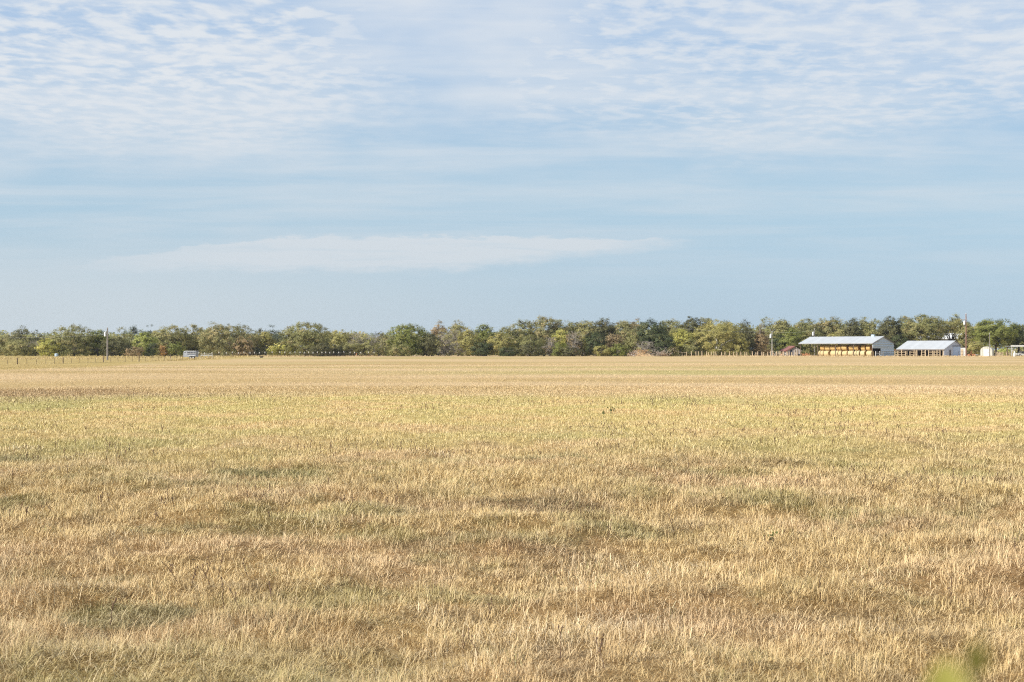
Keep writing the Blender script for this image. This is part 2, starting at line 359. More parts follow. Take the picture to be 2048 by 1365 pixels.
# ------------------------------------------------------------------ meadow colours, shared by ground and grass
def meadow_nodes(n):
    g = n.n('ShaderNodeNewGeometry'); s = n.n('ShaderNodeSeparateXYZ'); n.t.links.new(g.outputs['Position'], s.inputs[0])
    x, y = s.outputs[0], s.outputs[1]
    p = n.comb(x, y, 0.0)
    n1 = n.noise(p, 0.30, 4, 0.6); n2 = n.noise(n.comb(x, y, 5.0), 0.055, 4, 0.6); n3 = n.noise(n.comb(x, y, 9.0), 4.5, 4, 0.65)
    n4 = n.noise(n.comb(n.m('MULTIPLY', x, 0.35), y, 14.0), 0.06, 5, 0.62)
    straw, pale, brown, yel, grn, pink = (0.585,0.428,0.205), (0.60,0.46,0.28), (0.235,0.155,0.085), (0.505,0.42,0.170), (0.235,0.24,0.085), (0.625,0.450,0.255)
    yd = n.m('ADD', y, n.m('MULTIPLY', n.m('SUBTRACT', n2, 0.5), 26.0))
    near = n.mix(n.ss(n1, 0.42, 0.64), straw, pink)
    near = n.mix(n.m('MULTIPLY', n.ss(n3, 0.50, 0.66), 0.50), near, (0.29,0.20,0.095))
    near = n.mix(n.m('MULTIPLY', n.ss(n.noise(n.comb(x, y, 31.0), 0.9, 6, 0.72), 0.50, 0.63), 0.42), near, (0.215,0.150,0.090))
    near = n.mix(n.m('MULTIPLY', n.ss(n.noise(n.comb(x, y, 41.0), 0.55, 6, 0.70), 0.49, 0.62), 0.46), near, grn)
    mid = n.mix(n.ss(n1, 0.40, 0.65), yel, straw)
    mid = n.mix(n.m('MULTIPLY', n.ss(n2, 0.42, 0.66), 0.60), mid, (0.375,0.36,0.14))
    far = n.mix(n.ss(n4, 0.38, 0.62), (0.57,0.425,0.245), (0.47,0.345,0.165))
    far = n.mix(n.m('MULTIPLY', n.ss(n4, 0.56, 0.72), 0.35), far, (0.36,0.235,0.11))
    far = n.mix(n.m('MULTIPLY', n.ss(n.noise(n.comb(n.m('MULTIPLY', x, 0.3), y, 21.0), 0.035, 4, 0.6), 0.50, 0.64), 0.55), far, (0.37,0.33,0.12))
    c = n.mix(n.ss(yd, 14.0, 40.0), near, mid)
    c = n.mix(n.ss(yd, 46.0, 56.0), c, far)
    # greener strip across the middle distance, stronger to the right
    strip = n.m('MULTIPLY', n.ss(yd, 92, 104), n.ss(yd, 128, 112))
    strip = n.m('MULTIPLY', strip, n.ss(x, -25.0, 20.0))
    c = n.mix(n.m('MULTIPLY', strip, 0.65), c, (0.38, 0.36, 0.14))
    # rough pasture outside the field edge at the left
    wob = n.m('MULTIPLY', n.m('SUBTRACT', n2, 0.5), 8.0)
    ed = n.m('ADD', n.m('ADD', x, n.m('MULTIPLY', n.m('SUBTRACT', y, 118.0), 0.10)), n.m('ADD', 41.0, wob))
    outside = n.m('MULTIPLY', n.ss(ed, 1.5, -1.5), n.ss(y, 110.0, 122.0))
    c = n.mix(n.m('MULTIPLY', outside, 0.8), c, n.mix(n.ss(n1, 0.4, 0.62), (0.46,0.355,0.135), (0.36,0.27,0.095)))
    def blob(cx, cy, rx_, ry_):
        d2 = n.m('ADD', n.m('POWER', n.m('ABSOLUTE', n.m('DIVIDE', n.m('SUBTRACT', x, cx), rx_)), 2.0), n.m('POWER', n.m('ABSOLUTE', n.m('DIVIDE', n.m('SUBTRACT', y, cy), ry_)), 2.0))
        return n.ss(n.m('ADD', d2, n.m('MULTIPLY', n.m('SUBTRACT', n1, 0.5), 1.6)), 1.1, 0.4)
    c = n.mix(n.m('MULTIPLY', blob(-72.0, 192.0, 20.0, 16.0), 0.8), c, (0.15,0.125,0.05))  # dark rough grass below the fence, a cast shadow painted into its colour
    c = n.mix(n.m('MULTIPLY', blob(-20.5, 57.0, 7.0, 6.0), 0.5), c, (0.27,0.165,0.085))
    c = n.mix(n.m('MULTIPLY', blob(-9.5, 23.5, 2.2, 1.2), 0.7), c, (0.20,0.18,0.085))
    c = n.mix(n.m('MULTIPLY', blob(-3.4, 19.8, 1.0, .7), 0.7), c, (0.22,0.21,0.085))
    c = n.mix(n.m('MULTIPLY', blob(-1.7, 8.0, 1.5, .9), 0.35), c, (0.34,0.30,0.12))
    c = n.mix(n.m('MULTIPLY', blob(-2.6, 9.6, .6, .5), 0.6), c, (0.20,0.20,0.085))
    c = n.mix(n.m('MULTIPLY', blob(3.0, 21.0, 1.3, .8), 0.6), c, (0.27,0.185,0.085))
    c = n.mix(n.m('MULTIPLY', blob(.35, 15.6, .9, .9), 0.75), c, (0.24,0.16,0.075))
    return c, x, y

gm, n, bs = new_mat('meadow_ground')
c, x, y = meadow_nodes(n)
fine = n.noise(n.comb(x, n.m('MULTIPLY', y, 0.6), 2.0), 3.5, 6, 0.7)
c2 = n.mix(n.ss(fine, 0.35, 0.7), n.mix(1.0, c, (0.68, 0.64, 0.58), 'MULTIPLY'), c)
c2 = n.mix(n.ss(y, 34.0, 12.0), c2, n.mix(1.0, c2, (0.50, 0.45, 0.40), 'MULTIPLY'))  # near ground colour darkened, painted shade between the blades
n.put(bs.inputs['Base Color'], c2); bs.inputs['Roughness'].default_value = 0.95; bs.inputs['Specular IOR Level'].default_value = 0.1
b = n.n('ShaderNodeBump'); b.inputs['Strength'].default_value = 0.8; b.inputs['Distance'].default_value = 0.12
n.put(b.inputs['Height'], fine); n.put(bs.inputs['Normal'], b.outputs[0])

def axis_pts(dense_lo, dense_hi, step, lo, hi, g=1.13):
    a = list(np.arange(dense_lo, dense_hi + 1e-6, step)); s = step; p = a[-1]
    while p < hi: s *= g; p += s; a.append(p)
    s = step; p = a[0]; l = []
    while p > lo: s *= g; p -= s; l.append(p)
    return np.array(l[::-1] + a)
xs = axis_pts(-18, 18, 0.24, -4200, 4200, 1.07); ys = axis_pts(-2, 45, 0.24, -60, 6500, 1.035)
gxx, gyy = np.meshgrid(xs, ys); gzz = H(gxx, gyy)
nx, ny = len(xs), len(ys)
idx = np.arange(nx * ny).reshape(ny, nx)
fq = np.stack([idx[:-1,:-1].ravel(), idx[:-1,1:].ravel(), idx[1:,1:].ravel(), idx[1:,:-1].ravel()], 1)
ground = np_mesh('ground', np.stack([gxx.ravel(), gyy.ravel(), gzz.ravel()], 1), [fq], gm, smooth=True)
tag(ground, 'dry tan pasture ground stretching to the tree line', None, kind='structure')

# pale bare track in front of the far thicket
trk = MB()
pts = [(740, 396), (765, 393), (800, 392), (835, 394)]
L_ = [(gx(a, Yd), Yd) for a, Yd in pts]
def strip_sheet(name, path, w, mat, z):
    vs = []; fs = []
    for i, (a, b_) in enumerate(path):
        vs += [(a, b_ - w, z), (a, b_ + w, z)]
        if i: fs.append((2*i-2, 2*i, 2*i+1, 2*i-1))
    mb = MB(); mb.add(vs, fs); return mb.build(name, mat)
M['pale_dirt'] = solid('pale_dirt', (0.66, 0.60, 0.52), 0.95, var=0.1)
tag(strip_sheet('dirt_track', L_, 5.0, M['pale_dirt'], 0.03), 'pale bare dirt track below the thicket', None, kind='structure')

# ------------------------------------------------------------------ grass
rg = np.random.default_rng(7)
gr_m, n, bs = new_mat('dry_grass_blades')
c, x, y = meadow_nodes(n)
at = n.n('ShaderNodeAttribute', attribute_name='rnd'); tp = n.n('ShaderNodeAttribute', attribute_name='tone')
r_ = at.outputs['Fac']
c = n.mix(n.ss(r_, 0.0, 0.30), n.mix(1.0, c, (0.48, 0.40, 0.33), 'MULTIPLY'), c)
c = n.mix(n.m('MULTIPLY', n.ss(r_, 0.62, 0.82), 0.5), c, (0.74, 0.60, 0.375))
c = n.mix(n.m('MULTIPLY', n.ss(r_, 0.90, 0.92), 0.75), c, (0.22, 0.235, 0.075))
c = n.mix(tp.outputs['Fac'], c, n.mix(r_, (0.48,0.35,0.20), (0.74,0.63,0.45)))
n.put(bs.inputs['Base Color'], c); bs.inputs['Roughness'].default_value = 0.55; bs.inputs['Specular IOR Level'].default_value = 0.25
trn = n.n('ShaderNodeBsdfTranslucent'); n.put(trn.inputs['Color'], c)
mx = n.n('ShaderNodeMixShader'); mx.inputs[0].default_value = 0.12
n.t.links.new(bs.outputs[0], mx.inputs[1]); n.t.links.new(trn.outputs[0], mx.inputs[2])
n.t.links.new(mx.outputs[0], n.t.nodes['Material Output'].inputs[0])

def grass_points(n_want, y0, y1, pw, side):
    """positions in the strip y0..y1 in front of the camera, thinner with distance (density ~ y^-pw per area)"""
    t = rg.random(int(n_want)); e = 2 - pw
    if abs(e) < 1e-6: yy = y0 * (y1 / y0) ** t
    else: yy = (y0**e + t * (y1**e - y0**e)) ** (1 / e)
    hw = yy * 0.42 + side
    xx = (rg.random(len(yy)) * 2 - 1) * hw
    return xx, yy
def blades(x, y, h, w, lean, bend, az, tone=None, seg=2):
    z = H(x, y); n_ = len(x)
    ca, sa = np.cos(az), np.sin(az)
    fac = az + np.pi/2 + rg.normal(0, .5, n_)          # width direction
    wx_, wy_ = np.cos(fac) * w * .5, np.sin(fac) * w * .5
    l1 = h * .5; d1 = np.sin(lean) * l1; z1 = np.cos(lean) * l1
    lean2 = np.minimum(lean + bend, 2.3); d2 = d1 + np.sin(lean2) * h * .5; z2 = z1 + np.cos(lean2) * h * .5
    b0 = np.stack([x - wx_, y - wy_, z - .02], 1); b1 = np.stack([x + wx_, y + wy_, z - .02], 1)
    if seg == 2:
        m0 = np.stack([x + ca*d1 - wx_*.85, y + sa*d1 - wy_*.85, z + z1], 1); m1 = np.stack([x + ca*d1 + wx_*.85, y + sa*d1 + wy_*.85, z + z1], 1)
        tpv = np.stack([x + ca*d2, y + sa*d2, np.maximum(z + z2, z + .01)], 1)
        V = np.stack([b0, b1, m1, m0, tpv], 1).reshape(-1, 3); k = np.arange(n_) * 5
        Fq = np.stack([k, k+1, k+2, k+3], 1); Ft = np.stack([k+3, k+2, k+4], 1); per = 5; fc = [Fq, Ft]
    else:
        tpv = np.stack([x + ca*d2, y + sa*d2, z + z2], 1)
        V = np.stack([b0, b1, tpv], 1).reshape(-1, 3); k = np.arange(n_) * 3; fc = [np.stack([k, k+1, k+2], 1)]; per = 3
    rnd = np.clip(rg.random(n_) * .75 + .25 * vnoise(x, y, .35, 11), 0, 1)
    tone = np.zeros(n_) if tone is None else tone
    return V, fc, np.repeat(rnd, per), np.repeat(tone, per)
def hmap(x, y):
    a = .16 + 1.25 * vnoise(x, y, .15, 20) ** 1.6 + .25 * vnoise(x, y, .42, 23) + 0.55 * vnoise(x, y, 1.3, 21) + 0.45 * vnoise(x, y, 4.5, 22)
    t = sst(y, 16, 42); return a * (1 - t) + (.62 + .35 * vnoise(x, y, 4.5, 22)) * t

gparts = []
def add_grass(x, y, hbase, w, seg, lean_s=.5, bend_s=.55, tone=None):
    n_ = len(x)
    h = hbase * hmap(x, y) * rg.lognormal(0, .34, n_)
    # blades lie over in tufts that share a direction
    az = vnoise(x, y, .16, 51) * 11.0 + vnoise(x, y, 1.7, 52) * 5.0 + rg.normal(0, .75, n_) * (1 + 3 * sst(y, 14, 38))
    k = rg.random(n_) < .18; az[k] = rg.normal(.35, .8, k.sum())
    lean = .12 + np.abs(rg.normal(.15, lean_s, n_)) + .7 * sst(vnoise(x, y, .22, 53), .3, .75) * (1 - sst(y, 14, 38))
    gparts.append(blades(x, y, h, w, np.minimum(lean, 1.45), np.abs(rg.normal(.4, bend_s, n_)), az, tone, seg))
# near sward
x, y = grass_points(760000, 5.2, 22, 1.25, 2.0); add_grass(x, y, .066, .0030 * (y/8) ** .8, 2, .9, 1.1)
x, y = grass_points(720000, 16, 66, 1.30, 2.0); add_grass(x, y, .066, .0031 * (y/8) ** .85, 2, .8, .9)
x, y = grass_points(420000, 46, 170, 1.4, 4.0); add_grass(x, y, .058, .0036 * (y/8) ** .85, 1, .75)
x, y = grass_points(60000, 150, 330, 1.4, 6.0); add_grass(x, y, .028, .0040 * (y/8) ** .85, 1, .9)
# pale straw tussocks
tx, ty = grass_points(60, 6.5, 42, 1.0, 1.5)
tx = np.concatenate([tx, [gx(1230, 11.6), gx(1180, 12.0), gx(1060, 9.1), gx(1120, 9.0), gx(1290, 8.9), gx(1380, 11.2), gx(860, 8.1), gx(1700, 9.0), gx(1250, 11.1), gx(1320, 11.7), gx(1010, 8.6), gx(1090, 9.5), gx(1170, 9.0), gx(1250, 9.6), gx(1340, 8.7)]])
ty = np.concatenate([ty, [11.6, 12.0, 9.1, 9.0, 8.9, 11.2, 8.1, 9.0, 11.1, 11.7, 8.6, 9.5, 9.0, 9.6, 8.7]])
big_ = np.concatenate([rg.random(60) * .6 + .35, np.full(15, 1.0)])
bx, by, bt, bh = [], [], [], []
for a, b_, s_ in zip(tx, ty, big_):
    k = int(120 * s_)
    bx.append(a + rg.normal(0, .24 * s_, k)); by.append(b_ + rg.normal(0, .30 * s_, k)); bt.append(np.full(k, .2 + .35 * s_ * rg.random())); bh.append(np.full(k, .075 + .055 * s_))
bx, by, bt, bh = map(np.concatenate, (bx, by, bt, bh))
az = rg.random(len(bx)) * 2 * np.pi
gparts.append(blades(bx, by, bh * rg.lognormal(0, .25, len(bx)), .0052 * (by/8) ** .7, np.abs(rg.normal(.7, .4, len(bx))), np.abs(rg.normal(1.2, .5, len(bx))), az, bt, 2))
# long grass along the fence, along the far edge of the field and by the yards
def rough_strip(p0, p1, n_, spread, h):
    t = rg.random(n_); x = p0[0] + (p1[0]-p0[0]) * t + rg.normal(0, spread, n_); y = p0[1] + (p1[1]-p0[1]) * t + rg.normal(0, spread, n_)
    add_grass(x, y, h, np.full(n_, .11), 1, .35, .3, np.full(n_, .15) * rg.random(n_))
rough_strip((-93, 242), (-70, 335), 5000, 1.2, .42)
rough_strip((-150, 335), (-60, 372), 7000, 7.0, .42)
rough_strip((gx(430, 372), 372), (gx(760, 385), 385), 3500, 2.5, .40)
rough_strip((gx(1330, 384), 384), (gx(2060, 366), 366), 7000, 2.0, .33)
nv = 0; V, Fq, Ft, RN, TN = [], [], [], [], []
for v_, f_, r0, t0 in gparts:
    for q in f_: (Fq if q.shape[1] == 4 else Ft).append(q + nv)
    V.append(v_); RN.append(r0); TN.append(t0); nv += len(v_)
grass = np_mesh('meadow_grass', np.concatenate(V), [np.concatenate(Fq), np.concatenate(Ft)], gr_m, attrs={'rnd': np.concatenate(RN), 'tone': np.concatenate(TN)})
tag(grass, 'dry straw coloured grass covering the whole meadow', 'grass', kind='stuff')
del V, Fq, Ft, gparts

# ------------------------------------------------------------------ trees
def prisms(segs, sides):
    """segs (N,8): p0 p1 r0 r1 -> open prisms"""
    s = np.asarray(segs, float); p0, p1, r0, r1 = s[:, :3], s[:, 3:6], s[:, 6], s[:, 7]
    d = p1 - p0; d /= np.linalg.norm(d, axis=1, keepdims=True) + 1e-9
    ref = np.where(np.abs(d[:, 2:3]) < .9, np.array([[0, 0, 1.]]), np.array([[1., 0, 0]]))
    a = np.cross(d, ref); a /= np.linalg.norm(a, axis=1, keepdims=True) + 1e-9; b = np.cross(d, a)
    V = []
    for P_, r in ((p0, r0), (p1, r1)):
        for k in range(sides):
            t = 2 * np.pi * k / sides
            V.append(P_ + (a * np.cos(t) + b * np.sin(t)) * r[:, None])
    V = np.stack(V, 1).reshape(-1, 3); o = np.arange(len(s)) * 2 * sides
    Fs = np.concatenate([np.stack([o + k, o + (k+1) % sides, o + sides + (k+1) % sides, o + sides + k], 1) for k in range(sides)])
    return V, Fs
def limb(rs, p, q, r0, r1, nseg=4, wob=.12):
    """crooked limb from p to q"""
    out = []; p = np.array(p, float); q = np.array(q, float); L = np.linalg.norm(q - p); prev = p
    for i in range(1, nseg + 1):
        t = i / nseg; c_ = p + (q - p) * t + (rs.normal(0, wob * L * .35, 3) if i < nseg else 0)
        c_[2] += math.sin(t * math.pi) * L * .06
        out.append((*prev, *c_, r0 + (r1 - r0) * (i-1)/nseg, r0 + (r1 - r0) * t)); prev = c_
    return out
def leaf_quads(rs, cen, rc, k, size, outward):
    """k leaf faces round every clump centre"""
    n_ = len(cen); c_ = np.repeat(cen, k, 0); R_ = np.repeat(rc, k)
    p = c_ + rs.normal(0, 1, (n_*k, 3)) * R_[:, None] * np.array([.62, .62, .42])
    nr = np.repeat(outward, k, 0) * 1.1 + np.array([0, 0, .30]) + rs.normal(0, .42, (n_*k, 3))
    nr /= np.linalg.norm(nr, axis=1, keepdims=True) + 1e-9
    t = np.cross(nr, rs.normal(0, 1, (n_*k, 3))); t /= np.linalg.norm(t, axis=1, keepdims=True) + 1e-9; b = np.cross(nr, t)
    s = size * rs.lognormal(0, .3, n_*k)[:, None]; e = s * (.45 + .3 * rs.random((n_*k, 1)))
    V = np.stack([p - t*s, p - b*e, p + t*s, p + b*e], 1).reshape(-1, 3)
    o = np.arange(n_*k) * 4
    rnd = np.clip(np.repeat(rs.random(n_), k) * .35 + rs.random(n_*k) * .5 + .07, 0, 1)
    clump = np.repeat(rs.random(n_), k)
    return V, np.stack([o, o+1, o+2, o+3], 1), np.repeat(rnd, 4), np.repeat(clump, 4)

tree_no = [0]
def tree(name, px, Yd, top, wpx, color, style, label, base=None, bark_m='bark', cat='tree', group=None):
    tree_no[0] += 1; rs = np.random.default_rng(100 + tree_no[0])
    x = gx(px, Yd); z0 = hz(x, Yd) if base is None else base
    h = gz(top, Yd) - z0; rx = wpx / F * Yd / 2 * 1.06
    root = empty(name, (x, Yd, z0), 0, label, cat, group)
    ry = rx * rs.uniform(.8, 1.0)
    lowf = {'round': .03, 'open': .10, 'shrub': .0, 'bare': .06, 'high': .24, 'cone': .02, 'gap': .42}[style]
    zc = h * (lowf + 1) / 2 + h * .02; rz = h * (1 - lowf) / 2
    area = max(rx * rz, .3)
    # crown: several overlapping lobes give the uneven outline
    nl = {'gap': 9, 'round': 6, 'open': 11, 'shrub': 4, 'bare': 7, 'high': 9, 'cone': 5}[style]
    lobes = []
    for i in range(nl):
        th = rs.uniform(0, 2*np.pi); ph = rs.uniform(-.55, 1.0)
        k = {'round': .44, 'shrub': .44, 'open': .66}.get(style, .52)
        c_ = np.array([math.cos(th) * rx * k * math.sqrt(max(0, 1 - min(1, abs(ph))**2 * .8)), math.sin(th) * ry * k, zc + ph * rz * .50])
        f = rs.uniform(.34, .52) if style != 'open' else rs.uniform(.24, .42)
        lobes.append((c_, np.array([rx * f, ry * f, rz * f * (1.0 if style != 'open' else .75)])))
    if style in ('round', 'shrub', 'high', 'bare'):
        lobes += [(np.array([rx * .06 * rs.normal(), 0, zc + rz * .05]), np.array([rx * .98, ry * .95, rz * .96]))] * 4 + [(np.array([0, 0, h * (lowf + .28 * (1 - lowf))]), np.array([rx * .98, ry * .95, h * (1 - lowf) * .30]))]
    if style == 'open':
        lobes += [(np.array([0, 0, h * .34]), np.array([rx * .95, ry * .9, h * .28]))] * 2
    if style == 'cone':
        lobes = [(np.array([0, 0, h * t]), np.array([rx * (1.05 - t), ry * (1.05 - t), h * .16])) for t in (.16, .32, .5, .68, .85)]
    fixed = []
    for c_, r_l in lobes:
        c_ = c_.copy(); c_[2] = min(c_[2], h * 1.01 - r_l[2]); c_[0] = max(-rx * 1.04 + r_l[0], min(rx * 1.04 - r_l[0], c_[0])) if r_l[0] < rx else c_[0]
        fixed.append((c_, r_l))
    if style == 'open':
        j = max(range(nl), key=lambda q: fixed[q][0][2] + fixed[q][1][2]); fixed[j] = (np.array([fixed[j][0][0] * .5, 0, h - fixed[j][1][2]]), fixed[j][1])
    lobes = fixed
    wgt = np.array([l[1][0] * l[1][2] for l in lobes]); wgt /= wgt.sum()
    size = .128 + .015 * min(h, 12) / 10
    dens = {'gap': 7.0, 'round': 13.0, 'open': 9.0, 'shrub': 13.0, 'bare': 4.0, 'high': 12.0, 'cone': 12.0}[style]
    nc = int(np.clip(area * dens, 20, 520)); k = {'gap': 56, 'round': 54, 'open': 54, 'shrub': 52, 'bare': 30, 'high': 56, 'cone': 50}[style]
    pick = rs.choice(len(lobes), nc, p=wgt)
    d = rs.normal(0, 1, (nc, 3)); d /= np.linalg.norm(d, axis=1, keepdims=True)
    rad = 1 - np.abs(rs.normal(0, .18, nc)); rad = np.clip(rad, .2, 1)
    lc = np.stack([lobes[i][0] for i in pick]); lr = np.stack([lobes[i][1] for i in pick])
    cen = lc + d * lr * rad[:, None]
    cen[:, 2] = np.where(cen[:, 2] < lowf * h + .25, lowf * h + .25 + rs.random(nc) * .9, cen[:, 2])
    if style not in ('high', 'gap'):
        # skirt of low foliage down to the grass
        ns_ = nc // 6; ii = rs.choice(nc, ns_, replace=False); th = rs.random(ns_) * 2 * np.pi; q = np.sqrt(rs.uniform(.35, .95, ns_))
        cen[ii] = np.stack([np.cos(th) * rx * q, np.sin(th) * ry * q, rs.uniform(.3, .3 + .16 * h, ns_)], 1)
    outw = (cen - np.array([0, 0, zc])) / np.array([rx, ry, rz]); outw /= np.linalg.norm(outw, axis=1, keepdims=True) + 1e-9
    rc = rs.uniform(.40, .70, nc) * (0.75 + .03 * min(h, 11))
    V, Fq, rn, cl = leaf_quads(rs, cen, rc, k, size, outw)
    # trunk and limbs
    tr = .16 + .018 * h if style != 'shrub' else .05
    fork = np.array([rs.normal(0, .25), rs.normal(0, .25), h * {'gap': .34, 'round': .20, 'open': .30, 'shrub': .08, 'bare': .18, 'high': .36, 'cone': .9}[style]])
    segs = limb(rs, (0, 0, -.25), fork, tr * 1.15, tr * .8, 3, .06)
    ni = {'gap': 12, 'round': 8, 'open': 14, 'shrub': 5, 'bare': 16, 'high': 10, 'cone': 3}[style]
    for i in rs.choice(nc, min(ni, nc), replace=False):
        q = cen[i]; L1 = limb(rs, fork, q * np.array([.9, .9, .96]), tr * .5, .035, 4)
        segs += L1
        for s_ in L1[1:]:
            for _ in range(1 if style != 'bare' else 3):
                e = np.array(s_[3:6]) + rs.normal(0, 1, 3) * np.array([.9, .9, .6]) + np.array([0, 0, .45])
                e[2] = min(e[2], h * 1.02); segs += limb(rs, s_[3:6], e, .045, .02, 2)
                if style == 'bare':
                    for _ in range(4):
                        e2 = e + rs.normal(0, .55, 3) + np.array([0, 0, .3]); e2[2] = min(e2[2], h * 1.03); segs.append((*e, *e2, .03, .014))
    Vt, Ft_ = prisms(segs, 5)
    np_mesh('trunk' if style != 'shrub' else 'stem', Vt, [Ft_], M[bark_m], root)
    np_mesh('crown' if style != 'shrub' else 'foliage', V, [Fq], LM[color], root, {'rnd': rn, 'clump': cl})
    return root

